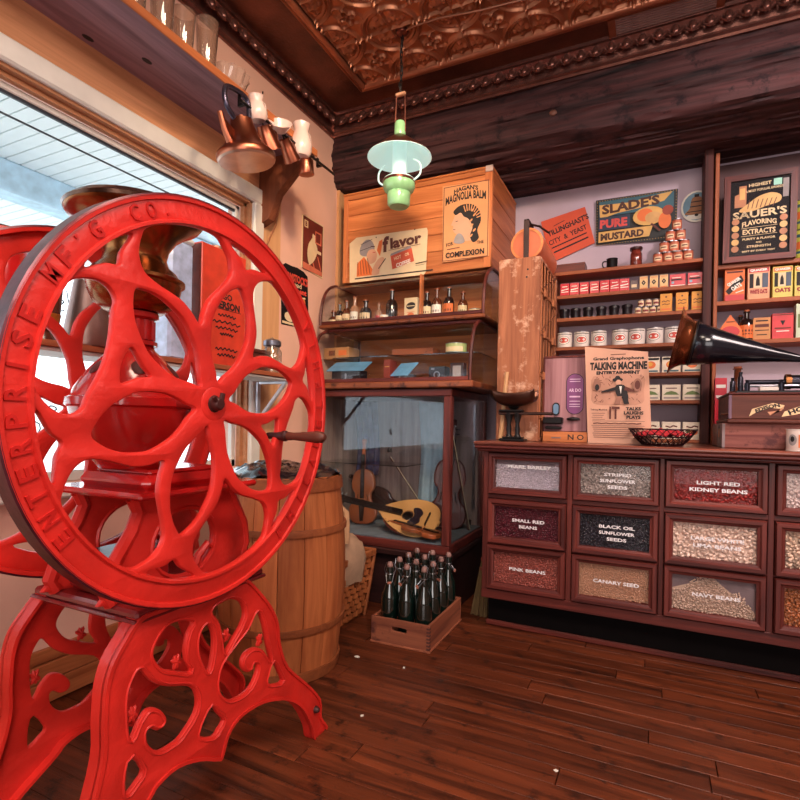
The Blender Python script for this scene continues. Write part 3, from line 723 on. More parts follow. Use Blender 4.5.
for k in range(7): MB().box((-.0142, -.0015, .014+k*.0155), (.0015, .0142, .022+k*.0155)).build('dovetail', mat('end_grain', (80, 40, 34), .7), crt)
for k in (1, 2): MB().box((-.286+k*.0907-.003, .014, .012), (-.286+k*.0907+.003, .446, .095)).build('divider', CWY, crt)
for k in (1, 2, 3): MB().box((-.286, .014+k*.108-.003, .012), (-.014, .014+k*.108+.003, .095)).build('divider', CW, crt)
BG = mat('bottle_dark_glass', (10, 26, 22), .07, spec=.9, bump=0, coat=1)
bt = thing('swing_top_bottle', 'x', 'bottle', (0, 0, .012), 0, 'dark swing-top bottles in the crate')
MB().lathe([(0, 0), (.034, 0), (.037, .006), (.037, .165), (.033, .19), (.020, .225), (.0145, .25), (.0135, .288), (.0165, .29), (.0165, .305), (.012, .306)], 18).build('glass_body', BG, bt)
MB().lathe([(0, .33), (.009, .328), (.0135, .318), (.0135, .310), (.010, .306)], 12).build('stopper', mat('stopper', (150, 112, 104), .5), bt)
MB().tube([(.017, 0, .275), (.026, .004, .295), (.016, .010, .322), (-.016, .010, .322), (-.026, .004, .295), (-.017, 0, .275)], .0016, 5).tube([(.017*cos(t), .017*sin(t), .278) for t in [2*pi*k/10 for k in range(11)]], .0015, 5).tube([(.017, 0, .278), (.012, -.03, .245), (-.012, -.03, .245), (-.017, 0, .278)], .0015, 5).build('wire_bail', STEEL, bt)
MB().tube([(-.008, -.031, .244), (.008, -.031, .244)], .006, 8).build('rubber_washer', mat('cork_pink', (170, 104, 84), .7), bt)
bt.scale = (1.1, 1.1, 1.1)
ords = ['first', 'second', 'third', 'fourth', 'fifth', 'sixth', 'seventh', 'eighth', 'ninth', 'tenth', 'eleventh', 'twelfth']
rows_ = ['front', 'second', 'third', 'back']; cols_ = ['left', 'middle', 'right']; k = 0
for j in range(4):
    for i in range(3):
        loc = (CX1-.286+.0453+i*.0907, CY0+.014+.054+j*.108, .012)
        lb = 'dark green swing-top bottle, %s one in the %s row of the crate' % (cols_[i], rows_[j])
        if k == 0: bt.location = loc; bt['label'] = lb; bt.rotation_euler = (0, 0, .4)
        else: dup(bt, loc, random.uniform(0, 6), lb)
        k += 1
# whisk broom
p = PZ(478, 617, 0)
bm_ = thing('whisk_broom', 'worn straw whisk broom leaning beside the bean counter', 'broom', (p.x, p.y+.02, 0), 0, rot=(R(-4), R(3), 0))
m = MB()
for k in range(70):
    a = random.uniform(-1, 1); b_ = random.uniform(-1, 1)
    m.tube([(a*.008, b_*.008, .34), (a*.022, b_*.012, .22), (a*.045, b_*.022, .005)], [.0018, .002, .0016], 4)
o = m.build('bristles', mat('straw', (112, 88, 54), .9), bm_); o['kind'] = 'stuff'
MB().tube([(0, 0, .31), (.0, .0, .36), (.004, .01, .42)], [.014, .011, .010], 8).build('handle', SHWZ, bm_)
MB().lathe([(.017, .30), (.0185, .31), (.017, .32)], 10).build('binding', mat('twine_red', (120, 50, 40), .8), bm_)
MB().lathe([(.022, .25), (.0235, .258), (.022, .266)], 10, ez=.7).build('binding', mat('twine_red', (120, 50, 40), .8), bm_)

# ------------------------------------------------------------------ glass display case with instruments
DX0, DX1, DY0, DY1 = -1.90, -.99, 2.68, 3.36
dc = thing('display_case', 'large dark oak glass display case holding string instruments', 'display case', (DX0, DY0, 0))
w_, d_ = DX1-DX0, DY1-DY0
MB().box((.0, .03, 0), (w_, d_, .30), .004).box((-.012, -.012, .30), (w_+.012, d_, .335), .006).build('base', wood('dark_case_base', (26, 14, 16), (64, 32, 30), 'x', .5), dc)
MB().box((0, 0, .335), (w_, d_, .385), .004).build('bottom_rail', DKWOOD, dc)
for (x, y) in ((0, 0), (w_-.045, 0), (0, d_-.045), (w_-.045, d_-.045)): MB().box((x, y, .385), (x+.045, y+.045, 1.20), .005).build('post', DKWOODZ, dc)
MB().box((0, 0, 1.20), (w_, d_, 1.243), .005).build('top_rail', DKWOOD, dc)
MB().box((.045, .012, .385), (w_-.045, .016, 1.20)).build('glass_pane', CASEG, dc)
MB().box((w_-.016, .045, .385), (w_-.012, d_-.045, 1.20)).build('glass_pane', CASEG, dc)
MB().box((.03, d_-.03, .385), (w_-.03, d_-.022, 1.20)).build('back_panel', wood('grey_case_back', (112, 94, 92), (160, 140, 136), 'z', .6), dc)
MB().box((.012, .03, .385), (.018, d_-.03, 1.20)).build('side_panel', wood('grey_case_back', (104, 84, 80), (150, 128, 122), 'z', .6), dc)
MB().box((.03, .02, .385), (w_-.02, d_-.03, .39)).build('case_floor', mat('case_felt', (120, 128, 136), .9), dc)
m = MB().box((w_-.075, d_-.06, .5), (w_-.06, d_-.045, 1.18))
m.build('shelf_strip', STEEL, dc)
MB().box((.035, .02, .80), (w_-.28, .28, .806)).build('glass_shelf', glass('shelf_glass', (.85, .95, .95), 1.2), dc)
# draped cloths inside
def drape(name, label, x0, x1, z0, z1, y, m_, f=9):
    mb = MB(); n = 40; vs = []
    for j in range(13):
        z = z0+(z1-z0)*j/12
        for i in range(n+1): x = x0+(x1-x0)*i/n; vs.append((x+.01*sin(z*9), y+.016*sin(f*2*pi*i/n+z*2)*(.4+.6*(1-j/12)), z))
    mb.raw(vs, [(j*(n+1)+i, j*(n+1)+i+1, (j+1)*(n+1)+i+1, (j+1)*(n+1)+i) for j in range(12) for i in range(n)], True)
    o = mb.build(name, m_); sd = o.modifiers.new('s', 'SOLIDIFY'); sd.thickness = .003; tag(o, label, 'cloth'); return o
drape('hanging_cloth', 'pale blue-grey cloth hanging inside the display case at the right', -1.40, -1.19, .44, 1.19, 3.20, mat('pale_cloth', (150, 172, 186), .9, bump=.3), 3)
drape('hanging_cloth', 'dark blue patterned cloth hanging at the left of the display case', -1.83, -1.66, .70, 1.19, 3.10, mat('navy_cloth', (52, 56, 92), .9, var=.5, scale=30, bump=.3), 4)
VAR = mat('violin_varnish', (156, 80, 42), .35, var=.3, scale=8, bump=.05, coat=.2); VARD = mat('dark_varnish', (84, 28, 20), .4, var=.3, scale=8, bump=.05, coat=.15)
EBO = mat('ebony', (20, 17, 18), .25, bump=0)
def vio_outline():
    h = [(0, .0), (.055, .006), (.088, .035), (.098, .08), (.090, .115), (.066, .14), (.055, .17), (.058, .20), (.076, .225), (.080, .27), (.065, .325), (.035, .35), (0, .355)]
    return smooth_loop(h+[(-p, q) for p, q in h[-2:0:-1]], 3)
def violin(name, label, loc, rot, vm, sc=1.0):
    t = thing(name, label, 'violin', loc, rot=rot); ol = vio_outline()
    v, f = plate(ol, [], .034, .008, lambda p, q, h: (p*sc, h*sc, q*sc)); MB().raw(v, f).build('body', vm, t)
    MB().box((-.013*sc, -.03*sc, .12*sc), (.013*sc, -.019*sc, .45*sc), .003).build('fingerboard', EBO, t)
    MB().box((-.011*sc, -.022*sc, .34*sc), (.011*sc, .0, .48*sc), .004).build('neck', vm, t)
    MB().lathe([(0, -.012*sc), (.015*sc, -.012*sc), (.018*sc, 0), (.015*sc, .012*sc), (0, .012*sc)], 14, c=(0, -.005*sc, .535*sc), M=Matrix.Rotation(pi/2, 4, 'Y')).box((-.010*sc, -.016*sc, .47*sc), (.010*sc, .006*sc, .535*sc), .003).build('scroll', vm, t)
    for k in range(4): MB().tube([(-.03*sc if k % 2 else .03*sc, -.005*sc, (.478+k*.012)*sc), (0, -.005*sc, (.478+k*.012)*sc)], [.004*sc, .0025*sc], 6).build('peg', EBO, t)
    MB().box((-.022*sc, -.038*sc, .158*sc), (.022*sc, -.018*sc, .162*sc), .001).build('bridge', PINE, t)
    MB().prism([(-.010*sc, .02*sc), (.010*sc, .02*sc), (.018*sc, .12*sc), (-.018*sc, .12*sc)], -.030*sc, -.020*sc, lambda p, q, h: (p, h, q)).build('tailpiece', EBO, t)
    for s_ in (-1, 1): MB().tube([(s_*.030*sc, -.0175*sc, .19*sc), (s_*.036*sc, -.0175*sc, .175*sc), (s_*.036*sc, -.0175*sc, .15*sc), (s_*.044*sc, -.0175*sc, .135*sc)], .0022*sc, 5).build('sound_hole', EBO, t)
    return t
zf = .392
violin('violin', 'orange-brown violin upright at the left end of the display case', (-1.69, 2.97, zf), (R(-8), R(-3), R(6)), VAR, 1.0)
violin('violin', 'dark red violin standing upright at the right of the display case', (-1.17, 3.10, zf), (R(-4), R(4), R(20)), VARD, 1.25)
violin('violin', 'violin lying on its back in the front right corner of the display case', (-1.06, 2.735, .425), (R(-84), 0, R(80)), VAR, .72)
violin('violin', 'nearly black violin leaning behind the mandolin', (-1.42, 3.12, zf+.02), (R(4), R(-58), 0), mat('black_varnish', (34, 18, 20), .2, coat=.8), .95)
md = thing('mandolin', 'pale-topped round-back mandolin lying across the display case floor', 'mandolin', (-1.30, 2.86, .495), rot=(R(-52), R(8), R(4))); md.scale = (1.22,)*3
h = [(-.145, .0), (-.135, .06), (-.10, .10), (-.04, .118), (.03, .105), (.10, .07), (.155, .025)]
mo = smooth_loop([(-p, q) for p, q in h]+[(-.165, .018), (-.165, -.018)]+[(-p, -q) for p, q in h[::-1]], 3)
v, f = plate(mo, [smooth_loop([(-.045, .0), (-.03, .026), (0, .028), (.012, 0), (0, -.028), (-.03, -.026)], 3)], .010, .003, lambda p, q, hh_: (p, hh_, q)); MB().raw(v, f).build('soundboard', mat('spruce_top', (220, 160, 98), .25, var=.1, scale=5, bump=.05, coat=.5), md)
m = MB().ell((.0, .0, 0), (.145, .085, .112), 20, 10); m.v = [(x, max(y, .005), z) for x, y, z in m.v]; m.build('bowl_back', VARD, md)
MB().ell((-.016, .0, 0), (.028, .004, .026), 14, 4).build('sound_hole', EBO, md)
MB().prism(smooth_loop([(.0, .045), (.03, .055), (.055, .03), (.05, .0), (.055, -.03), (.03, -.055), (.0, -.045), (.018, 0)], 3), -.009, -.005, lambda p, q, hh_: (p, hh_, q)).build('pickguard', mat('tortoise', (44, 36, 46), .15, coat=.8), md)
MB().box((-.37, -.022, -.016), (-.045, -.004, .016), .003).build('neck', EBO, md)
MB().box((-.47, -.014, -.028), (-.36, .0, .028), .006).build('peghead', EBO, md)
MB().box((.085, -.016, -.04), (.092, -.004, .04), .001).build('bridge', EBO, md)
for s_ in (-1, 1):
    for k in range(4): MB().tube([(-.375-k*.024, -.007, s_*.02), (-.375-k*.024, -.007, s_*.042)], [.003, .006], 6).build('peg', STEEL, md)
def bow(label, a, b):
    t = thing('violin_bow', label, 'bow', a); b = Vector(b)-Vector(a); n = Vector((.02, -.02, 0))
    MB().tube([(0, 0, 0), b*.5+Vector((.004, 0, 0)), b], [.006, .005, .004], 8).build('stick', VARD, t)
    MB().tube([n*.7, b+n*.5], .003, 5, flat=.5).build('hair', mat('bow_hair', (206, 190, 160), .6), t)
    MB().box((-.012, -.016, .03), (.014, .008, .065), .003).build('frog', EBO, t)
bow('violin bow leaning upright in the right side of the display case', (-1.03, 3.14, .395), (-1.045, 2.76, 1.14))
bow('thin violin bow slanting across the back of the display case', (-1.62, 3.20, .82), (-1.30, 3.16, .44))
st_ = MB().tube([(-1.06, 2.88, .395), (-1.045, 2.76, 1.13)], .008, 8).build('wooden_stick', mat('pale_stick', (200, 150, 104), .5)); tag(st_, 'pale wooden stick standing beside the bow in the display case', 'stick')

# ------------------------------------------------------------------ two curved glass counter showcases
OAKR = wood('showcase_oak', (110, 56, 36), (156, 88, 56), 'x', .4, coat=.2, wear=(64, 34, 28)); OAKZ = wood('showcase_oak_z', (100, 52, 38), (140, 78, 54), 'z', .4)
def showcase(label, x0, x1, prof, zb, yb, ytop, zt, group, board=None, mid=None):
    """prof: list of (y,z) of the curved front, from the front bottom to the flat top"""
    t = thing('curved_showcase', label, 'showcase', (x0, prof[0][0], zb)); y0 = prof[0][0]
    P = [(y-y0, z-zb) for y, z in prof]+[(yb-y0, zt-zb)]; L_ = x1-x0; pr = smooth_loop(P[:-1], 4, False)+[P[-1]]
    if board: MB().box((-board[0], -board[1], -board[2]), (L_+board[0], yb-y0+.02, 0), .006).build('base_board', OAKR, t)
    MB().box((0, -.004, 0), (L_, .02, .022), .003).build('front_sill', DKWOOD, t)
    for x in (0, L_): 
        MB().tube([(x, *p) for p in pr], .010, 6, flat=1).build('end_frame', DKWOODZ, t)
        MB().box((x-.008, yb-y0-.02, 0), (x+.008, yb-y0, zt-zb), .003).build('back_post', DKWOODZ, t)
        MB().prism([(yb-y0-.02, .0)]+[(0, 0)]+pr, -.0015, .0015, lambda p, q, h: (x+h, p, q)).build('end_glass', CASEG, t)
    vs = []; vi = []
    for (p, q) in pr[:-1]: vs += [(0, p, q), (L_, p, q)]
    k = len(pr)-1
    MB().raw(vs, [(2*i, 2*i+1, 2*i+3, 2*i+2) for i in range(k-1)], True).build('curved_glass', CASEG, t)
    MB().box((0, P[-2][0]-.0, zt-zb-.004), (L_, yb-y0, zt-zb+.010), .003).build('top_board', OAKR, t)
    MB().box((0, P[-2][0]-.012, zt-zb-.012), (L_, P[-2][0]+.012, zt-zb+.010), .004).build('top_rail', DKWOOD, t)
    MB().box((.0, yb-y0-.012, 0), (L_, yb-y0, zt-zb)).build('back_panel', PINE, t)
    if mid: MB().box((mid-x0-.006, .05, 0), (mid-x0+.006, .09, zt-zb-.02), .002).build('divider', PINEZ, t)
    return t
showcase('lower curved-glass oak showcase on the display case, holding boxes', -1.895, -.885, [(2.665, 1.285), (2.668, 1.36), (2.685, 1.46), (2.73, 1.57), (2.79, 1.612), (2.84, 1.628)], 1.283, 3.25, 2.83, 1.628, None, board=(.02, .012, .036))
showcase('upper curved-glass oak showcase full of old medicine bottles', -1.93, -.86, [(2.80, 1.663), (2.803, 1.74), (2.82, 1.82), (2.87, 1.90), (2.95, 1.945), (3.02, 1.955)], 1.662, 3.25, 3.02, 1.955, None, board=(.01, .008, .022), mid=PY(420, 300, 2.85).x)
# bottles in the upper case
def small_bottle(label, u, h, r, m_, lab=None, y=2.96, z=1.664, cap=None, neck=.35, group=None, name='medicine_bottle', cat='bottle'):
    p = PY(u, 300, y); t = thing(name, label, cat, (p.x, y, z), 0, group); h *= 1.34; r *= 1.5
    nh = h*neck
    MB().lathe([(0, 0), (r*.95, 0), (r, .004), (r, h-nh*1.15), (r*.7, h-nh*.8), (r*.36, h-nh*.7), (r*.34, h-.008), (r*.48, h-.007), (r*.48, h), (0, h)], 14).build('glass_body', m_, t)
    MB().lathe([(r*.38, h), (r*.40, h+.010), (0, h+.011)], 10).build('stopper', cap or SHWZ, t)
    if lab:
        d = Deco(cylmap(r)); hh_ = h-nh*1.2; d.rect(-r*1.2, hh_*.12, r*1.2, hh_*.9, lab, nx=6); d.rect(-r*.7, hh_*.5, r*.7, hh_*.62, INK, nx=3); d.rect(-r*.6, hh_*.34, r*.6, hh_*.40, INK, nx=3); d.build('paper_label', t)
    return t
AMB = mat('amber_glass', (92, 44, 24), .1, coat=.8, bump=0); DKG = mat('dark_bottle', (34, 22, 20), .1, coat=.8, bump=0); CLR = mat('clear_bottle', (176, 128, 100), .1, coat=.8, bump=0)
for (u, h, r, m_, lab, lb) in [
    (334, .085, .024, AMB, CREAM, 'stubby amber jar at the far left of the upper showcase'), (340, .12, .018, DKG, CREAM, 'thin dark bottle left in the upper showcase'),
    (347, .13, .020, AMB, CREAM, 'amber labelled bottle third from left in the upper showcase'), (355, .145, .020, CLR, WHITE, 'tall clear bottle with white label in the upper showcase'),
    (366, .125, .027, DKG, CREAM, 'squat near-black bottle left of the flowered cup in the upper showcase'), (379, .115, .016, CLR, REDP, 'slim pinkish bottle behind the flowered cup'),
    (392, .16, .026, DKG, None, 'tallest near-black bottle left of the cream carton in the upper showcase'),
    (427, .135, .022, DKG, CREAM, 'dark bottle with slanted label just right of the divider in the upper showcase'), (437, .145, .021, AMB, WHITE, 'amber bottle with a white label in the middle of three right of the divider'),
    (449, .145, .022, DKG, ORNG, 'dark bottle with an orange label, rightmost of three in the upper showcase'), (463, .12, .02, AMB, CREAM, 'amber bottle near the right end of the upper showcase')]:
    small_bottle(lb, u, h, r, m_, lab, y=2.96 if u != 379 else 3.02, group='medicine bottles in the upper showcase')
p = PY(385, 300, 2.92); cup = thing('flowered_cup', 'small white cup with pink and blue flowers in the upper showcase', 'cup', (p.x, 2.91, 1.664))
MB().lathe([(0, 0), (.018, 0), (.022, .01), (.027, .055), (.025, .055), (.019, .012), (0, .01)], 18).build('body', WHITE, cup)
d = Deco(cylmap(.0262)); d.oval(-.010, .032, .008, .008, REDP); d.oval(.010, .028, .007, .007, BLUEP); d.oval(.0, .042, .005, .004, YELP); d.build('painted_flowers', cup)
MB().tube([(.024, 0, .045), (.038, 0, .04), (.036, 0, .02), (.022, 0, .014)], .003, 6).build('handle', WHITE, cup)
def carton(name, label, cat, loc, w, d_, h, m_, decos=None, rz=0, group=None, bev=.0012, lid=None):
    t = thing(name, label, cat, loc, rz, group)
    MB().box((-w/2, 0, 0), (w/2, d_, h), bev).build('box', m_, t)
    if lid: MB().box((-w/2-.0015, -.0015, h-lid[0]), (w/2+.0015, d_+.0015, h+.001), .001).build('lid', lid[1], t)
    if decos:
        D = Deco(front(0, 0, 0)); decos(D, w, h); D.build('printed_label', t)
    return t
def can(name, label, cat, loc, r, h, m_, decos=None, group=None, rim=STEEL, rz=0):
    t = thing(name, label, cat, loc, rz, group)
    MB().lathe([(0, .002), (r-.001, .002), (r, .004), (r, h-.004), (r-.001, h-.002), (0, h-.002)], 20).build('body', m_, t)
    MB().lathe([(r-.002, h-.003), (r+.0015, h-.003), (r+.0015, h), (r-.001, h)], 20).lathe([(r-.001, 0), (r+.0015, 0), (r+.0015, .003), (r-.002, .003)], 20).build('rim', rim, t)
    if decos: D = Deco(cylmap(r)); decos(D, r, h); D.build('printed_label', t)
    return t
def dk(D, w, h):
    D.oval(0, h*.68, w*.36, h*.14, INK, a=.15); None
    D.rect(-w*.3, h*.66, w*.3, h*.69, CREAM); D.rect(-w*.3, h*.42, w*.3, h*.44, ORNG); D.oval(0, h*.34, w*.25, h*.07, ORNG); D.rect(-w*.3, h*.12, w*.3, h*.17, GOLD)
a_, b_ = PY(404, 323, 2.93), PY(417, 322, 2.93)
carton('medicine_carton', 'cream carton with a dark oval emblem beside the divider in the upper showcase', 'box', ((a_.x+b_.x)/2, 2.93, 1.664), b_.x-a_.x, .05, .155, CREAM, dk)
p = PY(474, 300, 2.94)
can('tin_cup', 'pale tin with dark ring at the right end of the upper showcase', 'tin', (p.x, 2.96, 1.664), .034, .06, CREAM, lambda D, r, h: D.rect(-r, h*.3, r, h*.5, ORNG, nx=5))
o = MB().lathe([(0, 0), (.03, .0), (.05, .014), (.062, .018), (.060, .022), (.0, .010)], 24).build('glass_dish', mat('pale_green_glass', (206, 222, 170), .1, coat=.8, bump=0), None, (PY(468, 300, 2.90).x, 2.90, 1.664)); tag(o, 'pale green glass dish at the right front of the upper showcase', 'dish')
for (u, w, h, c_, lb) in ((376, .03, .018, BLUEP, 'tiny blue box on the sill of the upper showcase'), (399, .045, .02, CREAM, 'low cream box in front of the tallest dark bottle'), (362, .03, .02, mat('dusty_rose', (200, 130, 120), .7), 'tiny rose box in front of the squat bottle')):
    carton('small_box', lb, 'box', (PY(u, 320, 2.86).x, 2.86, 1.664), w, .02, h, c_)
# boxes in the lower case
zl = 1.285
CARD = mat('cardboard', (186, 132, 84), .8, var=.12)
MB_ = MB().box((-1.875, 2.86, 1.455), (-.90, 3.22, 1.461)); o = MB_.build('glass_shelf', glass('shelf_glass')); o.parent = bpy.data.objects['curved_showcase']; o.matrix_parent_inverse = Matrix.Identity(4); o.location = (1.895, -2.665, -1.283)
def px_x(u, y): return PY(u, 360, y).x
carton('cardboard_box', 'flattened brown cardboard box on the shelf of the lower showcase, left', 'box', (px_x(336, 2.93), 2.93, 1.462), .19, .14, .075, CARD, lambda D, w, h: (D.rect(-w*.3, h*.3, -w*.05, h*.75, BROWNI), D.rect(w*.1, h*.3, w*.42, h*.75, ORNG)))
def lidbox(label, u, w, h, y, rz, lidc, lw, ang=35):
    t = thing('open_case', label, 'box', (px_x(u, y), y, zl), rz)
    MB().box((-w/2, 0, 0), (w/2, .10, h), .004).build('box', mat('dark_leatherette', (34, 26, 34), .5), t)
    MB().box((-.006, -.003, h*.35), (.006, .0, h*.75), .001).build('clasp', STEEL, t)
    MB().box((-lw/2, -.05, 0), (lw/2, .09, .006), .002, Matrix.Translation((0, .03, h+.015)) @ Matrix.Rotation(R(ang), 4, 'X')).build('blue_lid', mat('sky_blue_card', (98, 152, 190), .5), t)
lidbox('black case with a large sky-blue lid in the lower showcase', 346, .20, .085, 2.78, .05, None, .26, 28)
lidbox('small black case with a tilted light-blue lid in the lower showcase', 400, .10, .055, 2.79, -.2, None, .13, 38)
carton('dark_camera', 'black box camera in the lower showcase near its right end', 'camera', (px_x(437, 2.82), 2.82, zl), .10, .08, .095, mat('camera_black', (28, 26, 32), .4), lambda D, w, h: (D.oval(0, h*.5, w*.2, w*.2, STEEL), D.oval(0, h*.5, w*.14, w*.14, INK), D.rect(-w*.35, h*.8, -w*.15, h*.9, STEEL)))
carton('red_book', 'red-brown book standing in the middle of the lower showcase', 'book', (px_x(387, 2.86), 2.86, zl), .045, .09, .15, mat('red_cloth', (130, 50, 40), .6), lambda D, w, h: (D.rect(-w*.35, h*.7, w*.35, h*.74, GOLD), D.rect(-w*.35, h*.2, w*.35, h*.24, GOLD)))
carton('wooden_box', 'flat wooden box on the shelf of the lower showcase, right', 'box', (px_x(412, 2.90), 2.90, 1.462), .27, .12, .04, OAKR)
can('green_tin', 'pale green round tin at the right end of the lower showcase', 'tin', (px_x(456, 2.90), 2.90, 1.462), .062, .055, mat('sage_tin', (170, 184, 120), .4), lambda D, r, h: D.rect(-r, 0.006, r, h*.6, CREAM, nx=8))
carton('picture_stand', 'small dark framed stand under the green tin in the lower showcase', 'box', (px_x(457, 2.80), 2.80, zl), .08, .05, .11, mat('frame_dark', (48, 26, 26), .4), lambda D, w, h: D.rect(-w*.3, h*.15, w*.3, h*.85, GREYP))
for (u, lb, c_) in ((331, 'white price card at the left of the lower showcase', WHITE), (376, 'small dark card lying mid showcase', GREYP)):
    carton('price_card', lb, 'card', (px_x(u, 2.72), 2.72, zl), .06, .03, .026, c_, lambda D, w, h: D.rect(-w*.35, h*.4, w*.35, h*.5, INK))

# ------------------------------------------------------------------ wooden cabinet on top, signs on it
KX0, KX1, KY, KZ0, KZ1 = -1.88, -.872, 2.97, 1.966, 2.54
cab = thing('wooden_cabinet', 'orange pine box cabinet on top of the showcases under the beam', 'cabinet', (KX0, KY, KZ0))
W_, H_ = KX1-KX0, KZ1-KZ0
MB().box((.02, .02, .0), (W_-.012, .56, H_-.012)).build('carcass', PINEY, cab)
nb = 5; ph = (H_-.06)/nb
for k in range(nb): MB().box((.03, .006, .03+k*ph+.0012), (W_-.03, .022, .03+(k+1)*ph-.0012), .002).build('front_board', PINE, cab)
for (a, b) in (((0, 0, 0), (W_, .024, .032)), ((0, 0, H_-.03), (W_, .024, H_))): MB().box(a, b, .003).build('front_rail', PINE, cab)
for (a, b) in (((0, -.001, .0), (.034, .024, H_)), ((W_-.045, -.001, 0), (W_, .024, H_))): MB().box(a, b, .003).build('front_stile', PINEZ, cab)
for k in range(4): MB().box((W_-.014, .026, k*H_/4+.0015), (W_, .57, (k+1)*H_/4-.0015), .002).build('side_board', PINEY, cab)
MB().box((-.004, -.006, H_), (W_+.004, .575, H_+.014), .004).build('top_board', PINE, cab)
MB().box((W_-.04, -.009, H_-.02), (W_+.005, .0, H_+.016), .003).build('corner_plate', mat('worn_tin', (214, 190, 180), .4, .5), cab)
def sign(name, label, cat, poly, Y, thick, m_, fn=None):
    """poly: outline corners in world x,z on plane Y"""
    cx = sum(p[0] for p in poly)/len(poly); cz = sum(p[1] for p in poly)/len(poly)
    t = thing(name, label, cat, (cx, Y, cz))
    MB().prism([(p-cx, q-cz) for p, q in poly], 0, thick, lambda p, q, h: (p, -h, q)).build('panel', m_, t)
    if fn: D = Deco(front(0, -thick, 0)); fn(D); D.build('print', t)
    return t
def q4(c, Y): return [((lambda P: (P.x, P.z))(PY(u, v, Y))) for u, v in c]
def flavor(D):
    w, h = .275, .145
    D.rect(-w, -h+.004, w, -h+.012, INK)
    # woman in a headscarf: scarf, face, sleeve, cup hand
    D.poly(smooth_loop([(-.24, .02), (-.235, .07), (-.20, .105), (-.16, .10), (-.135, .06), (-.14, .02), (-.19, .0)], 4), GREYP)
    D.poly(smooth_loop([(-.175, .035), (-.14, .04), (-.115, .01), (-.125, -.04), (-.17, -.05), (-.19, 0)], 4), SKINP)
    D.poly([(-.262, -.125), (-.26, -.04), (-.21, .0), (-.17, -.05), (-.12, -.125)], ORNG)
    for k in range(5): D.line([(-.255+k*.018, -.03+.004*k), (-.25+k*.022, -.115)], .004, BROWNI)
    D.poly(smooth_loop([(-.15, -.12), (-.13, -.06), (-.09, -.02), (-.06, -.03), (-.09, -.09), (-.10, -.125)], 4), SKINP)
    D.poly([(-.115, .03), (-.10, .085), (-.075, .095), (-.082, .03), (-.092, -.01)], ORNG)
    D.line([(-.16, .06), (-.13, .055)], .006, BROWNI); D.line([(-.145, .02), (-.125, .018)], .004, REDP); D.line([(-.235, .08), (-.15, .105)], .003, INK); D.line([(-.24, .04), (-.14, .06)], .003, INK)
    D.line([(-.10, -.09), (-.05, -.03)], .006, INK)
    D.text('lavor', .088, .065, .215, .07, BROWNI, a=.06, bold=.045)
    D.text('f', -.052, .06, .045, .10, BROWNI, bold=.05)
    D.line([(-.03, .018), (.19, .03)], .003, BROWNI)
    D.poly([(.0, -.105), (-.015, -.02), (.13, .015), (.15, -.07)], mat('coffee_red', (200, 84, 56), .6)); D.poly([(-.018, -.02), (-.012, -.005), (.118, .028), (.131, .014)], GREYP)
    D.text('HOT', .035, -.035, .05, .022, CREAM, a=.2, bold=.03); D.text('OR', .10, -.022, .03, .02, CREAM, a=.2, bold=.03); D.text('COFFEE', .075, -.075, .10, .026, WHITE, a=.2, bold=.03)
    D.line([(.16, -.088), (.24, -.08)], .005, INK); D.line([(.16, -.10), (.22, -.097)], .002, INK)
    for (x, y) in ((-.12, .112), (.15, .125)): D.oval(x, y, .004, .004, INK)
sign('flavor_sign', 'cream tin sign reading flavor with a woman in a headscarf', 'sign', q4([(350, 283), (350, 244), (357, 238), (427, 228), (428, 231), (426, 272), (424, 275)], KY), KY-.001, .004, CREAM, flavor)
PORT = mat('sign_tan', (214, 148, 96), .6, var=.1, scale=5)
def magnolia(D):
    w, h = .140, .222
    for (a, b, c, d_) in ((-w, -h, w, -h+.004), (-w, h-.004, w, h), (-w, -h, -w+.004, h), (w-.004, -h, w, h)): D.rect(a, b, c, d_, BROWNI)
    D.text("HAGAN'S", -.0, .185, .15, .028, INK, bold=.04, arc=.014); D.text('MAGNOLIA BALM', -.002, .135, .25, .05, INK, bold=.035, arc=.020)
    # classical head in profile
    D.poly(smooth_loop([(-.075, .02), (-.088, -.01), (-.075, -.018), (-.078, -.04), (-.06, -.065), (-.03, -.075), (-.02, -.11), (.05, -.11), (.055, -.02), (.04, .05), (-.02, .075), (-.06, .05)], 4), SKINP)
    D.poly(smooth_loop([(-.06, .045), (-.075, .07), (-.03, .10), (.04, .095), (.085, .05), (.095, -.01), (.075, -.06), (.085, -.11), (.05, -.13), (.03, -.09), (.045, -.04), (.02, .01), (-.01, .03), (-.03, .055)], 4), INK)
    for k in range(9): a = k*.22+.2; D.line([(.02+.05*cos(a), -.0+.06*sin(a)), (.02+.082*cos(a), .0+.10*sin(a))], .006, PORT)
    for k in range(6): D.oval(.045+.012*sin(k*2), .06-.03*k, .012, .006, PORT, 8, a=.8)
    D.line([(-.06, .005), (-.045, .008)], .004, INK); D.line([(-.075, -.04), (-.06, -.042)], .003, INK)
    D.poly(smooth_loop([(-.05, -.07), (-.02, -.075), (-.0, -.12), (-.03, -.13), (-.07, -.115)], 3), GREYP)
    D.text('FOR', -.095, -.125, .045, .022, INK, a=.2); D.text('THE', .095, -.135, .04, .018, INK); D.text('COMPLEXION', 0, -.19, .24, .034, INK, bold=.04)
    D.line([(-.11, -.155), (-.03, -.150)], .004, BROWNI)
sign('magnolia_sign', 'tan lithograph sign with a classical head in profile', 'sign', q4([(443, 263), (443, 187), (490, 181), (489, 256)], KY), KY-.001, .006, PORT, magnolia)

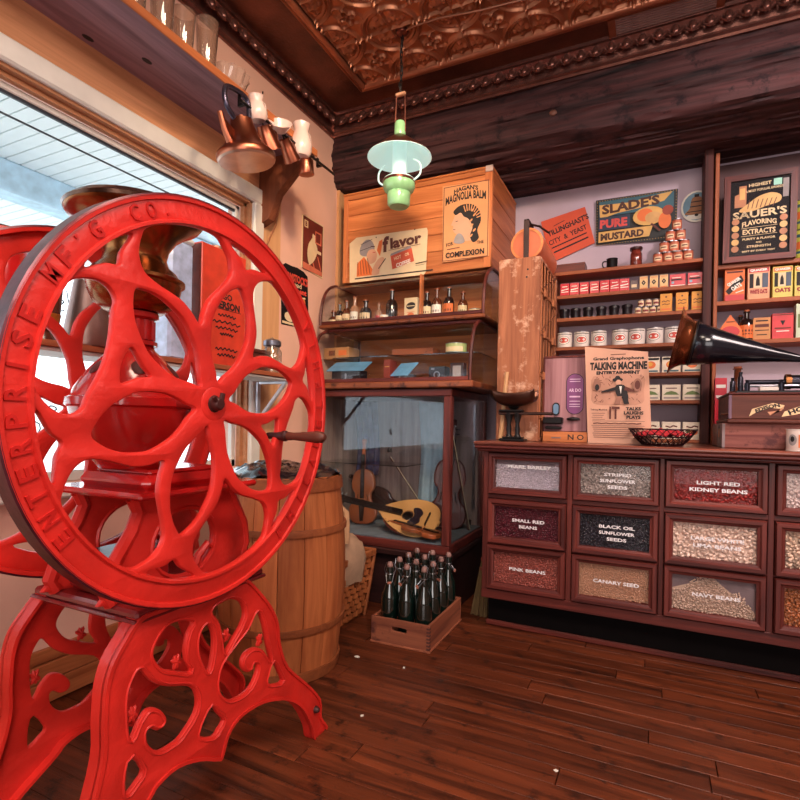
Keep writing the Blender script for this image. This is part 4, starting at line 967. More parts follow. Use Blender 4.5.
# ------------------------------------------------------------------ bean counter
QX0, QX1, QY, QZ = -.785, 1.35, 2.62, .967
cn = thing('bean_counter', 'long dark oak store counter with glass-fronted bean drawers', 'counter', (0, QY, 0))
MB().box((QX0+.01, .075, .17), (QX1, .93, .932), .003).build('carcass', DKWOOD, cn)
MB().box((QX0-.03, -.07, .932), (QX1+.02, .97, .950), .005).box((QX0-.022, -.055, .918), (QX1+.02, .95, .933), .006).build('top_moulding', DKWOOD, cn)
MB().box((QX0-.035, -.078, .949), (QX1+.02, .978, .967), .006).build('counter_top', wood('counter_top_wood', (78, 38, 32), (138, 74, 56), 'x', .3, coat=.4), cn)
MB().box((QX0+.01, .10, 0), (QX1, .9, .17)).build('kick_board', mat('kick_black', (12, 8, 9), .8, spec=.1), cn)
MB().box((QX0+.0, .085, 0), (QX1, .102, .028), .006).build('kick_moulding', DKWOOD, cn)
cols = [(-.757, -.374), (-.345, .022), (.047, .424), (.452, .83), (.858, 1.24)]; rws = [(.702, .910), (.455, .676), (.222, .446)]
rails = [(.170, .216), (.450, .451), (.680, .698), (.914, .932)]
for (a, b) in ((.170, .218), (.448, .4535), (.678, .700), (.912, .932)): MB().box((QX0, -.004 if a < .2 else .002, a), (QX1, .08, b), .002).build('rail', DKWOOD, cn)
for (a, b) in ((QX0, -.760), (-.371, -.348), (.025, .044), (.427, .449), (.833, .855), (1.243, QX1)): MB().box((a, .0, .216), (b, .08, .915), .002).build('stile', DKWOODZ, cn)
MARK = mat('white_marker', (236, 230, 232), .5, bump=0, var=.02)
names = [['PEARL BARLEY', 'STRIPED\nSUNFLOWER\nSEEDS', 'LIGHT RED\nKIDNEY BEANS', ''], ['SMALL RED\nBEANS', 'BLACK OIL\nSUNFLOWER\nSEEDS', 'LARGE WHITE\nLIMA BEANS', ''], ['PINK BEANS', 'CANARY SEED', 'NAVY BEANS', '']]
kinds = [[('pearl barley', (188, 176, 186), .004, .003, .25), ('striped sunflower seeds', (150, 136, 130), .0095, .0042, .45), ('light red kidney beans', (134, 34, 30), .0095, .0065, .35), ('white beans', (206, 184, 180), .008, .006, .15)],
         [('small red beans', (84, 24, 36), .006, .0045, .35), ('black oil sunflower seeds', (40, 36, 44), .009, .0045, .5), ('large white lima beans', (214, 184, 168), .0115, .007, .18), ('speckled beans', (190, 160, 140), .010, .006, .6)],
         [('pink beans', (150, 76, 66), .006, .0045, .3), ('canary seed', (188, 140, 112), .0032, .0022, .15), ('navy beans', (186, 156, 138), .0055, .0045, .15), ('brown beans', (150, 84, 46), .009, .006, .3)]]
def bean_mat(name, c, var):
    if name in MC: return MC[name]
    m, nt, b = base_mat(name); N = nt.nodes; L = nt.links; c = lin(c); b.inputs['Roughness'].default_value = .35
    g = N.new('ShaderNodeNewGeometry'); cr = N.new('ShaderNodeValToRGB')
    cr.color_ramp.elements[0].color = (*[x*(1-var) for x in c], 1); cr.color_ramp.elements[1].color = (*[min(1, x*(1+var*1.6)) for x in c], 1)
    L.new(g.outputs['Random Per Island'], cr.inputs['Fac']); L.new(cr.outputs['Color'], b.inputs['Base Color']); MC[name] = m; return m
t_ = (1+5**.5)/2
ICO = [Vector(p).normalized() for p in [(-1, t_, 0), (1, t_, 0), (-1, -t_, 0), (1, -t_, 0), (0, -1, t_), (0, 1, t_), (0, -1, -t_), (0, 1, -t_), (t_, 0, -1), (t_, 0, 1), (-t_, 0, -1), (-t_, 0, 1)]]
ICF = [(0, 11, 5), (0, 5, 1), (0, 1, 7), (0, 7, 10), (0, 10, 11), (1, 5, 9), (5, 11, 4), (11, 10, 2), (10, 7, 6), (7, 1, 8), (3, 9, 4), (3, 4, 2), (3, 2, 6), (3, 6, 8), (3, 8, 9), (4, 9, 5), (2, 4, 11), (6, 2, 10), (8, 6, 7), (9, 8, 1)]
first_d = None
for ri, (z0, z1) in enumerate(rws):
    for ci, (x0, x1) in enumerate(cols[:4]):
        dr = bpy.data.objects.new('drawer', None); S.collection.objects.link(dr); dr.parent = cn; dr.location = ((x0+x1)/2, 0, (z0+z1)/2)
        w, h = (x1-x0)/2, (z1-z0)/2; fw_ = .034
        def frame_bar(a, b, c, d_, inner):
            m = MB(); vs = []
            return m
        # mitred frame bars
        o_ = [(-w, -h), (w, -h), (w, h), (-w, h)]; i_ = [(-w+fw_, -h+fw_), (w-fw_, -h+fw_), (w-fw_, h-fw_), (-w+fw_, h-fw_)]
        for k in range(4):
            a, b = o_[k], o_[(k+1) % 4]; c, d_ = i_[(k+1) % 4], i_[k]; mid = lambda p, q, t: (p[0]+(q[0]-p[0])*t, p[1]+(q[1]-p[1])*t)
            sec = [(0, -.006), (.12, -.020), (.55, -.020), (.75, -.012), (1, -.010), (1, .02), (0, .02)]
            vs = [(*mid(a, d_, t)[:1], y, mid(a, d_, t)[1]) for t, y in sec]+[(*mid(b, c, t)[:1], y, mid(b, c, t)[1]) for t, y in sec]; n = len(sec)
            MB().raw(vs, [(q, (q+1) % n, n+(q+1) % n, n+q) for q in range(n)]+[tuple(range(n)), tuple(range(n, 2*n))]).build('frame_bar', DKWOOD if k % 2 == 0 else DKWOODZ, dr)
        MB().box((-w+fw_-.004, -.004, -h+fw_-.004), (w-fw_+.004, -.001, h-fw_+.004)).build('glass_pane', glass('drawer_glass', gloss=.10), dr)
        tx = names[ri][ci]
        if tx:
            ln = tx.split('\n'); lh = .019 if len(ln) == 3 else .020; D = Deco(front(0, -.0045, 0))
            cy = {1: .0, 2: .012, 3: .024}[len(ln)]
            if tx == 'PEARL BARLEY': cy = .038
            for q, s_ in enumerate(ln): D.text(s_, .012, cy-q*lh*1.5, len(s_)*.0178*(1 if len(ln) < 3 else .95), lh*.82, MARK, bold=.03)
            D.build('marker_lettering', dr)
        nm, c_, la, lb_, var = kinds[ri][ci]
        m_ = bean_mat(nm.replace(' ', '_'), c_, var); gx, gz = w-fw_+.002, h-fw_+.002
        top = gz*(.62 if nm == 'pearl barley' else 1)
        if nm == 'navy beans': surf = lambda x: gz*(.55+.45*cos(x*26+.6)) if x < .06 else gz*(-.2+.5*cos((x-.09)*40))
        else: surf = lambda x: top
        big = max(la, .0042); nx = min(60, int(2*gx/(big*1.45))); nz = min(34, int(2*gz/(max(lb_, .0036)*1.7)))
        V = []; Fc = []; rd = random.Random(ri*7+ci)
        V += [(-gx, .017, -gz), (gx, .017, -gz), (gx, .017, min(gz, surf(gx))), (0, .017, min(gz, surf(0))), (-gx, .017, min(gz, surf(-gx)))]; Fc.append((0, 1, 2, 3, 4))
        for a in range(nx):
            for b in range(nz):
                X = -gx+2*gx*(a+rd.random())/nx; Z = -gz+2*gz*(b+rd.random())/nz
                if Z > surf(X): continue
                Mr = Matrix.Rotation(rd.random()*6.3, 3, 'Y') @ Matrix.Rotation(rd.uniform(-.6, .6), 3, 'Z'); k0 = len(V); Y = rd.uniform(.006, .014)
                for p in ICO: q = Mr @ Vector((p.x*big, p.y*max(lb_, .003)*.8, p.z*max(lb_, .003))); V.append((X+q.x, Y+q.y, Z+q.z))
                Fc += [tuple(i+k0 for i in f) for f in ICF]
        me = bpy.data.meshes.new('beans'); me.from_pydata(V, [], Fc); me.polygons.foreach_set('use_smooth', [True]*len(Fc)); me.materials.append(m_)
        ob = link(nm.replace(' ', '_'), me, None, (dr.location.x, QY+.003, dr.location.z))
        where = ['top', 'middle', 'bottom'][ri]; cw = ['first', 'second', 'third', 'fourth'][ci]
        tag(ob, '%s behind the glass of the %s-row drawer, %s column' % (nm, where, cw), 'beans' if 'bean' in nm else 'grain', kind='stuff')
        if nm in ('navy beans', 'pearl barley'):
            MB().box((-gx, .022, -gz), (gx, .026, gz)).build('lining_reflection', mat('drawer_lining_reflection', (176, 180, 190) if nm == 'navy beans' else (120, 100, 104), .7), dr)  # pale tone in the navy drawer stands for a window reflection on its glass
MB().box((QX0+.02, .03, .22), (QX1-.02, .034, .91)).build('drawer_backing', mat('drawer_dark', (46, 22, 20), .8), cn)

# ------------------------------------------------------------------ left shelf unit
SY, SD = 3.40, .185
def PS(u, v, y=None): return PY(u, v, SY if y is None else y)
su = thing('shelf_unit', 'reddish wooden wall shelf unit crowded with small tins and cans', 'shelf', (0, SY, QZ))
sx0, sx1 = PS(553, 300).x, PS(708, 300).x
levels = {'top': (PS(553.5, 272.6).z+PS(711, 257).z)/2, 'r1': (PS(558, 297).z+PS(706, 282).z)/2, 'r2': (PS(558, 320).z+PS(706, 307).z)/2, 'r3': (PS(558, 347).z+PS(640, 344).z)/2, 'r4': PS(676, 372).z, 'r5': PS(676, 400).z}
T = .022
for k, z in levels.items(): MB().box((sx0, 0, z-T-QZ), (sx1, SD, z-QZ), .003).build('shelf_board', SHW, su)
zt = levels['top']-QZ
for (a, b) in ((sx0-.012, sx0+.014), (sx1-.014, sx1+.014)): MB().box((a, -.004, 0), (b, SD, zt-.001), .003).build('side_board', SHWZ, su)
MB().box((sx0, 0, 0), (sx1, SD, .02), .003).build('bottom_board', SHW, su)
def row_x(u0, u1, v, y=3.43): return PY(u0, v, y).x, PY(u1, v, y).x
def on_shelf(u0, u1, vtop, z, y=3.43):
    a, b = PY(u0, vtop, y), PY(u1, vtop, y); return (a.x+b.x)/2, b.x-a.x, a.z-z
yI = 3.425
# row 1
z = levels['r1']
def redtin(D, w, h): D.rect(-w*.42, h*.30, w*.42, h*.36, WHITE); D.poly([(-w*.4, h*.42), (w*.4, h*.52), (w*.4, h*.60), (-w*.4, h*.50)], WHITE); D.rect(-w*.3, h*.72, w*.3, h*.78, WHITE)
REDT = mat('red_tin', (196, 26, 46), .35, var=.06, bump=.05)
us = [560, 569.5, 579, 589, 599.5, 609.5, 619.5, 629]
xs = [PY(u, 290, yI).x for u in us]
t0 = None
for k in range(7):
    w = (xs[k+1]-xs[k])*.93; x = (xs[k]+xs[k+1])/2
    lb = 'red tin with white band, %s from the left in the row of seven' % ords[k]
    h = .078+.002*k
    if t0 is None: t0 = carton('spice_tin', lb, 'tin', (x, yI, z), w, .05, h, REDT, redtin, group='red tins on the second shelf')
    else: dup(t0, (x, yI+random.uniform(0, .006), z), random.uniform(-.05, .05), lb)
GREYT = mat('grey_tin', (96, 74, 72), .4)
x, w, h = on_shelf(630.5, 638, 276, z, yI); carton('small_tin', 'small grey tin between the red tins and the diamond boxes', 'tin', (x, yI, z), w, .04, .06, GREYT, lambda D, w, h: D.rect(-w*.35, h*.3, w*.35, h*.6, CREAM))
def dia(D, w, h): D.poly([(0, h*.32), (w*.28, h*.52), (0, h*.72), (-w*.28, h*.52)], INK); D.oval(0, h*.52, w*.08, w*.08, CREAM); D.rect(-w*.4, h*.08, w*.4, h*.14, ORNG); D.rect(-w*.4, h*.86, w*.4, h*.9, ORNG)
dn = ['left', 'middle', 'right']; t0 = None
for k, (a, b) in enumerate(((639.5, 648), (649.5, 658.5), (660, 668))):
    x, w, h = on_shelf(a, b, 274-k, z, yI); lb = 'cream box with black diamond, %s of three beside the red boxes' % dn[k]
    t0 = carton('diamond_box', lb, 'box', (x, yI, z), w*.95, .04, .078, mat('cream_yellow', (224, 186, 130), .6), dia, group='cream boxes with black diamonds') if t0 is None else dup(t0, (x, yI, z), 0, lb)
t0 = None
def rb(D, w, h): D.rect(-w*.46, h*.08, w*.46, h*.14, WHITE); D.rect(-w*.42, h*.5, w*.3, h*.62, INK); D.rect(-w*.36, h*.7, w*.2, h*.75, WHITE); D.oval(-w*.3, h*.35, w*.09, w*.09, BLUEP)
for k, (a, b) in enumerate(((669.5, 686), (688, 704))):
    x, w, h = on_shelf(a, b, 272-2*k, z, yI); lb = 'wide bright red box, %s of two at the end of the second shelf' % ('left', 'right')[k]
    t0 = carton('red_box', lb, 'box', (x, yI, z), w*.96, .06, .073, REDT, rb, group='wide red boxes') if t0 is None else dup(t0, (x, yI, z), 0, lb)
# row 2
z = levels['r2']; t0 = None
BJ = mat('blackened_tin', (30, 22, 26), .35, .3)
for k, u in enumerate((564.5, 575.5, 588, 601, 614, 627)):
    p = PY(u, 315, yI+.03); lb = 'squat black pot, %s from the left on the third shelf' % ords[k]
    if t0 is None:
        t0 = thing('black_pot', lb, 'pot', (p.x, yI+.03, z), 0, 'black pots on the third shelf')
        MB().lathe([(0, 0), (.024, 0), (.028, .004), (.029, .052), (.031, .056), (.027, .058), (.026, .05), (0, .045)], 18).build('body', BJ, t0)
        MB().lathe([(.0295, .046), (.0315, .047), (.0315, .062), (.026, .066), (0, .066)], 18).build('lid', BJ, t0)
    else: dup(t0, (p.x, yI+.03, z), random.random(), lb)
t0 = None
def sc(D, r, h): D.rect(-r*1.2, h*.12, r*1.2, h*.88, CREAM, nx=6); D.rect(-r*.9, h*.3, r*.9, h*.6, mat('maroon_print', (120, 30, 40), .6), nx=6)
kk = 0
for rw, (n_, z_) in enumerate(((4, 0), (3, .042))):
    for k in range(n_):
        u = (638 if rw == 0 else 641)+k*7.3; p = PY(u, 310, yI+.02); lb = 'tiny cream and maroon can, %s from the left in the %s layer' % (ords[k], ('lower', 'upper')[rw])
        if t0 is None: t0 = can('tiny_can', lb, 'can', (p.x, yI+.02, z+z_), .0178, .041, mat('maroon_can', (130, 44, 46), .4), sc, group='tiny stacked cans on the third shelf')
        else: dup(t0, (p.x, yI+.02, z+z_), random.uniform(-.3, .3), lb)
t0 = None
def yb(D, w, h): D.oval(0, h*.82, w*.08, w*.08, BROWNI); D.line([(-w*.35, h*.56), (-w*.2, h*.62), (-w*.05, h*.55), (w*.1, h*.62), (w*.33, h*.57)], w*.07, BROWNI); D.line([(-w*.33, h*.40), (-w*.1, h*.45), (w*.05, h*.40), (w*.33, h*.44)], w*.07, BROWNI); D.rect(-w*.38, h*.12, w*.38, h*.2, ORNG)
for k, (a, b) in enumerate(((660, 672.5), (675.5, 689), (691, 705))):
    x, w, h = on_shelf(a, b, 293, z, yI); lb = 'mustard yellow carton, %s of three on the third shelf' % dn[k]
    t0 = carton('yellow_carton', lb, 'box', (x, yI, z), w*.97, .05, .108, mat('mustard_card', (214, 144, 56), .6), yb, group='yellow cartons on the third shelf') if t0 is None else dup(t0, (x, yI, z), 0, lb)
# row 3
z = levels['r3']; t0 = None
def oc(D, r, h):
    D.oval(0, h*.47, r*.82, h*.27, mat('dark_green_ring', (60, 66, 60), .6)); D.oval(0, h*.47, r*.76, h*.245, WHITE); D.oval(0, h*.47, r*.62, h*.17, mat('tomato_red', (196, 62, 44), .5)); D.rect(-r*1.2, h*.84, r*1.2, h*.88, INK, nx=8); D.line([(-r*.4, h*.49), (r*.4, h*.49)], h*.03, WHITE)
for k, (a, b) in enumerate(((557, 572), (574, 589), (590.5, 607), (612, 628), (629, 645), (647, 663), (665, 682))):
    x, w, h = on_shelf(a, b, 332-k*.3, z, yI+.03); lb = 'white can with red oval label, %s from the left on the fourth shelf' % ords[k]
    t0 = can('tomato_can', lb, 'can', (x, yI+.045, z), .0455, .098, mat('white_can', (216, 204, 196), .45), oc, group='white cans with red ovals') if t0 is None else dup(t0, (x, yI+.045, z), random.uniform(-.2, .2), lb)
# rows 4 to 6 right of the poster
def fr_(D, w, h): D.oval(0, h*.5, w*.28, h*.24, ORNG); D.oval(0-w*.05, h*.54, w*.16, h*.13, YELP); D.rect(-w*.46, h*.80, w*.46, h*.94, INK); D.rect(-w*.4, h*.06, w*.4, h*.16, TEAL)
def gr_(D, w, h): D.poly([(-w*.42, h*.35), (-w*.25, h*.52), (0, h*.60), (w*.25, h*.52), (w*.42, h*.35)], GREENP); D.rect(-w*.3, h*.74, w*.3, h*.8, BROWNI); D.rect(-w*.4, h*.1, w*.4, h*.2, GREYP)
def or_(D, w, h): D.line([(-w*.3, h*.75), (-w*.05, h*.68), (w*.1, h*.78), (w*.32, h*.72)], w*.08, BROWNI); D.oval(w*.08, h*.42, w*.22, h*.16, ORNG); D.oval(-w*.2, h*.5, w*.12, h*.12, GREENP)
FC = mat('cream_tin', (224, 208, 184), .5)
for (zk, v, fn_, nm, lb0, cat_, hh_) in (('r4', 352, fr_, 'orange_fruit_tin', 'cream tin with an orange fruit', 'tin', .093), ('r5', 380, gr_, 'green_hill_carton', 'white carton with a green mound', 'box', .09), (None, 408, or_, 'peach_carton', 'cream carton with peach print', 'box', .10)):
    z = levels[zk] if zk else QZ+.02; t0 = None
    for k, (a, b) in enumerate(((649, 660), (662, 681), (684, 701))):
        x, w, h = on_shelf(a, b, v, z, yI); w = .096; lb = '%s, %s of three right of the talking machine poster' % (lb0, dn[k])
        x = (PY(b, v, yI).x if k == 0 else x+w*.0)-(w/2 if k == 0 else 0)
        t0 = carton(nm, lb, cat_, (x, yI, z), w, .05, hh_, FC, fn_, group=lb0) if t0 is None else dup(t0, (x, yI, z), 0, lb)
# things standing on top of the unit
z = levels['top']
p0, p1 = PY(554, 272, 3.44), PY(585, 268, 3.44)
carton('wooden_lidded_box', 'dark flat wooden box at the left end on top of the shelf unit', 'box', ((p0.x+p1.x)/2, 3.43, z), p1.x-p0.x, .12, .058, DKWOOD, lambda D, w, h: D.rect(-w*.5, h*.78, w*.5, h*.82, INK))
p = PY(612, 265, 3.46); mg = thing('black_mug', 'black tin mug on top of the shelf unit', 'mug', (p.x, 3.46, z), 0)
MB().lathe([(0, 0), (.029, 0), (.031, .003), (.032, .062), (.0335, .064), (.031, .065), (.029, .006), (0, .006)], 20).build('body', BLACKM, mg)
MB().tube(cr3([(-.031, 0, .052), (-.05, 0, .052), (-.055, 0, .035), (-.048, 0, .018), (-.031, 0, .014)]), .004, 8).build('handle', BLACKM, mg)
p = PY(636, 262, 3.46); jr = thing('screw_top_jar', 'glass jar of dark red preserve on top of the shelf unit', 'jar', (p.x, 3.46, z))
MB().lathe([(0, 0), (.030, 0), (.034, .006), (.034, .075), (.026, .092), (.026, .10), (.033, .102), (.033, .115), (0, .116)], 20).build('glass_body', mat('preserve_glass', (112, 44, 34), .12, coat=.8, var=.4, scale=40), jr)
MB().lathe([(.0345, .100), (.0355, .102), (.0355, .116), (.030, .118), (0, .118)], 20).build('lid', mat('dark_lid', (60, 28, 26), .4, .4), jr)
t0 = None
def pc_(D, r, h): D.rect(-r*1.3, h*.1, r*1.3, h*.9, mat('terracotta_print', (190, 100, 70), .6), nx=7); D.rect(-r*.8, h*.3, r*.8, h*.66, CREAM, nx=5); D.rect(-r*.6, h*.42, r*.6, h*.54, BROWNI, nx=5)
zr = ['bottom', 'second', 'third', 'top']; rc = .0255; hc_ = .062
p = PY(672, 258, 3.46)
for rw in range(4):
    for k in range(4-rw):
        x = p.x+.006*rw+(k-(3-rw)/2)*rc*2.06+.004; lb = 'terracotta can, %s from left in the %s row of the can pyramid' % (ords[k], zr[rw]) if rw < 3 else 'terracotta can topping the can pyramid'
        if t0 is None: t0 = can('pyramid_can', lb, 'can', (x, 3.455, z), rc, hc_, mat('terracotta_can', (150, 70, 52), .45), pc_, group='pyramid of terracotta cans')
        else: dup(t0, (x, 3.455, z+rw*hc_), random.uniform(-.15, .15), lb)
# signs on the back wall
def till(D): 
    D.text("TILLINGHAST'S", 0, .055, .27, .038, INK, a=.33, bold=.035); D.text('CITY  &  YEAST', .0, -.01, .25, .034, INK, a=.33, bold=.02)
    D.line([(-.10, -.085), (.12, -.01)], .008, INK); D.line([(-.085, -.115), (.13, -.04)], .010, INK); D.line([(-.09, .062), (-.02, .09)], .004, INK)
sign('yeast_sign', "tilted orange-red yeast sign at the left on the lilac wall", 'sign', q4([(551, 263), (541, 222), (585, 207), (595, 243)], WB-.012), WB-.012, .003, mat('orange_red_sign', (204, 76, 44), .6, var=.06), till)
def slade(D):
    w, h = .232, .148
    for k in range(30): 
        x = -w+.008+k*(2*w-.016)/29; D.rect(x-.002, h-.010, x+.002, h-.006, GOLD, h=.0007); D.rect(x-.002, -h+.006, x+.002, -h+.010, GOLD, h=.0007)
    for k in range(16):
        y = -h+.016+k*(2*h-.032)/15; D.rect(-w+.005, y-.002, -w+.009, y+.002, GOLD, h=.0007); D.rect(w-.009, y-.002, w-.005, y+.002, GOLD, h=.0007)
    D.poly([(-w+.02, .035), (w-.02, .035), (w-.02, h-.018), (-w+.02, h-.018)], TEAL)
    D.poly([(-.205, .02), (-.21, .11), (-.03, .10), (.14, .125), (.205, .13), (.16, .08), (.05, .06), (-.10, .045)], GOLD)
    D.text("SLADE'S", -.03, .085, .33, .062, mat('sign_brown', (70, 36, 26), .6), bold=.045, a=.05)
    D.poly([(-w+.02, -.055), (-.03, -.055), (-.03, .03), (-w+.02, .03)], mat('navy_print', (40, 52, 72), .6))
    D.text('PURE', -.125, -.015, .16, .055, mat('pink_red_print', (206, 72, 66), .6), bold=.05)
    D.poly([(-w+.02, -.13), (.08, -.125), (.10, -.062), (-w+.02, -.062)], GOLD)
    D.text('MUSTARD', -.075, -.097, .25, .046, mat('sign_brown', (70, 36, 26), .6), bold=.05)
    D.oval(.075, .0, .088, .058, GOLD); D.oval(.055, .008, .045, .040, ORNG); D.oval(.10, -.012, .045, .034, mat('mustard_tan', (196, 150, 92), .6)); D.oval(.165, -.04, .035, .05, ORNG); D.oval(.18, .02, .03, .03, mat('brick_print', (150, 60, 40), .6)); D.line([(.09, -.05), (.14, -.10)], .012, BROWNI)
sign('mustard_sign', "dark teal and gold rectangular mustard sign on the lilac wall", 'sign', q4([(596, 245), (596, 201), (678, 189), (676, 240)], WB-.012), WB-.012, .006, mat('sign_black', (34, 34, 34), .6), slade)
pe = PY(696.5, 206.5, WB-.012); el = smooth_loop([(pe.x+.083*cos(a), pe.z+.094*sin(a)) for a in [2*pi*k/20 for k in range(20)]], 1)
def bell(D):
    D.oval(0, 0, .077, .088, WHITE); D.oval(0, 0, .072, .083, mat('sky_print', (116, 150, 170), .6)); D.oval(0, -.06, .055, .018, WHITE)
    D.poly(smooth_loop([(-.018, .055), (.018, .055), (.030, .03), (.036, -.01), (.058, -.045), (-.058, -.045), (-.036, -.01), (-.030, .03)], 4), mat('bell_brown', (150, 96, 58), .5))
    D.line([(-.03, .028), (.03, .028)], .006, INK); D.line([(-.035, .0), (.036, .0)], .006, INK); D.line([(-.05, -.03), (.05, -.03)], .005, INK); D.rect(-.012, .055, .012, .072, INK); D.oval(0, -.052, .01, .008, INK)
sign('bell_sign', 'small oval blue and white sign showing a bell', 'sign', el, WB-.012, .004, WHITE, bell)

# ------------------------------------------------------------------ right shelf unit
RX0 = PY(713, 300, SY).x+.004; RX1 = 1.5
ru = thing('shelf_unit', 'tall dark shelf unit at the right edge with oat boxes', 'shelf', (0, SY, QZ))
lv2 = {'a': (PS(718, 265).z+PS(800, 258).z)/2, 'b': (PS(718, 302).z+PS(800, 295).z)/2, 'c': PS(785, 338).z}
for k, zz_ in lv2.items(): MB().box((RX0, 0, zz_-.024-QZ), (RX1, SD, zz_-QZ), .003).build('shelf_board', SHW, ru)
MB().box((RX0-.004, -.004, 0), (RX0+.016, SD, 1.62), .003).build('side_board', SHWZ, ru)
MB().box((RX1-.02, -.004, 0), (RX1, SD, 1.62), .003).build('side_board', SHWZ, ru)
MB().box((RX0, SD-.012, lv2['a']-QZ), (RX1, SD-.006, 1.62)).build('back_board', mat('maroon_board', (66, 32, 34), .6), ru)
def oats(D, w, h, bc, tc):
    D.rect(-w*.46, h*.84, w*.46, h*.97, tc); D.text('QUAKER', 0, h*.905, w*.8, h*.085, WHITE, bold=.05)
    D.rect(-w*.22, h*.36, w*.14, h*.80, CREAM); D.poly([(-w*.14, h*.42), (-w*.12, h*.62), (-w*.04, h*.74), (w*.04, h*.62), (w*.06, h*.42)], INK)
    D.rect(-w*.42, h*.36, -w*.24, h*.80, INK); D.rect(w*.16, h*.36, w*.42, h*.80, mat('slate_print', (74, 84, 100), .6))
    D.text(bc, 0, h*.24, w*.8, h*.14, mat('dark_red_print', (150, 30, 40), .6), bold=.06)
def q1(D, w, h):
    D.rect(-w*.48, h*.02, w*.48, h*.2, REDP); D.poly([(-w*.46, h*.32), (w*.3, h*.80), (w*.46, h*.62), (-w*.28, h*.20)], INK)
    D.text('QUAKER', -w*.04, h*.60, w*.75, h*.12, WHITE, a=.55, bold=.05); D.text('OATS', w*.08, h*.44, w*.55, h*.14, WHITE, a=.55, bold=.05); D.rect(-w*.4, h*.88, w*.4, h*.93, BROWNI)
    D.line([(w*.05, h*.25), (w*.45, h*.32)], w*.05, WHITE)
for k, (u0, u1, v, fn_, m_, lb) in enumerate([(725, 745, 270, q1, ORNG, 'orange oat box with a slanted black banner'), (748, 770, 268, lambda D, w, h: oats(D, w, h, 'WHITE OATS', REDP), mat('oat_pink', (222, 160, 120), .6), 'oat box with red top band, second from the left on its shelf'),
        (773, 793, 267, lambda D, w, h: oats(D, w, h, 'OATS', ORNG), mat('oat_yellow', (212, 196, 100), .6), 'yellow-green oat box, third from the left on its shelf'), (795, 817, 266, lambda D, w, h: oats(D, w, h, 'OATS', ORNG), mat('oat_yellow', (212, 196, 100), .6), 'yellow-green oat box cut by the right picture edge')]):
    x, w, h = on_shelf(u0, u1, v, lv2['b'], SY+.02); carton('oat_box', lb, 'box', (x, SY+.02, lv2['b']), w, .07, h, m_, fn_, group='oat boxes on the right shelf unit')
zc = lv2['c']; yy = SY+.02
x, w, h = on_shelf(719, 742, 315, zc, yy)
tt = thing('gabled_tin', 'orange gable-shaped tin with a red oval, left on the lower right shelf', 'tin', (x, yy, zc))
MB().prism([(-.055, 0), (.055, 0), (.055, .06), (0, .145), (-.055, .06)], 0, .05, lambda p, q, h: (p, h, q)).build('body', ORNG, tt)
D = Deco(front(0, 0, 0)); D.oval(0, .05, .045, .032, REDP); D.line([(-.02, .105), (.02, .105)], .005, BROWNI); D.build('printed_label', tt)
small_bottle('black bottle with a round seal between gabled tin and tan carton', 747, .12, .024, DKG, ORNG, y=yy+.03, z=zc, name='sauce_bottle')
small_bottle('thin dark bottle behind the gabled tin on the right unit', 741, .11, .018, DKG, None, y=yy+.10, z=zc, name='sauce_bottle')
for (u0, u1, v, m_, fn_, lb, nm) in [(753, 771, 318, mat('tan_card', (200, 134, 80), .6), lambda D, w, h: (D.rect(-w*.35, h*.82, w*.35, h*.88, INK), D.rect(-w*.4, h*.56, w*.4, h*.7, BROWNI), D.rect(-w*.4, h*.4, w*.4, h*.44, INK), D.rect(-w*.3, h*.2, w*.3, h*.24, INK)), 'tan printed carton on the lower right shelf', 'tan_carton'),
        (772, 794, 314, mat('coral_card', (206, 62, 66), .6), lambda D, w, h: (D.poly([(-w*.12, h*.72), (w*.12, h*.72), (0, h*.52)], INK), D.line([(-w*.38, h*.42), (w*.38, h*.42)], h*.05, BROWNI), D.line([(-w*.3, h*.3), (w*.3, h*.3)], h*.03, WHITE), D.rect(-w*.48, h*.93, w*.48, h*.97, BROWNI)), 'coral red carton beside the tan printed carton', 'coral_carton'),
        (796, 816, 304, mat('mint_card', (196, 206, 176), .6), lambda D, w, h: D.rect(-w*.4, h*.3, w*.4, h*.7, GREENP), 'pale green carton at the right end of the lower right shelf', 'mint_carton')]:
    x, w, h = on_shelf(u0, u1, v, zc, yy); carton(nm, lb, 'box', (x, yy, zc), w*.97, .06, h, m_, fn_)
for k, (v, zz_) in enumerate(((240, lv2['a']), (205, lv2['a']+.16))):
    can('yellow_tin', 'yellow-green printed tin, %s of two stacked at the right edge' % ('lower', 'upper')[k], 'tin', (PY(806, 230, yy).x+.01, yy+.06, zz_), .055, .158, mat('yellow_green_tin', (200, 196, 80), .5), lambda D, r, h: (D.rect(-r*1.3, h*.35, r*1.3, h*.6, ORNG, nx=8), D.rect(-r, h*.2, r, h*.28, TEAL, nx=6), D.rect(-r, h*.75, r, h*.85, TEAL, nx=6)), group='two stacked yellow-green tins')
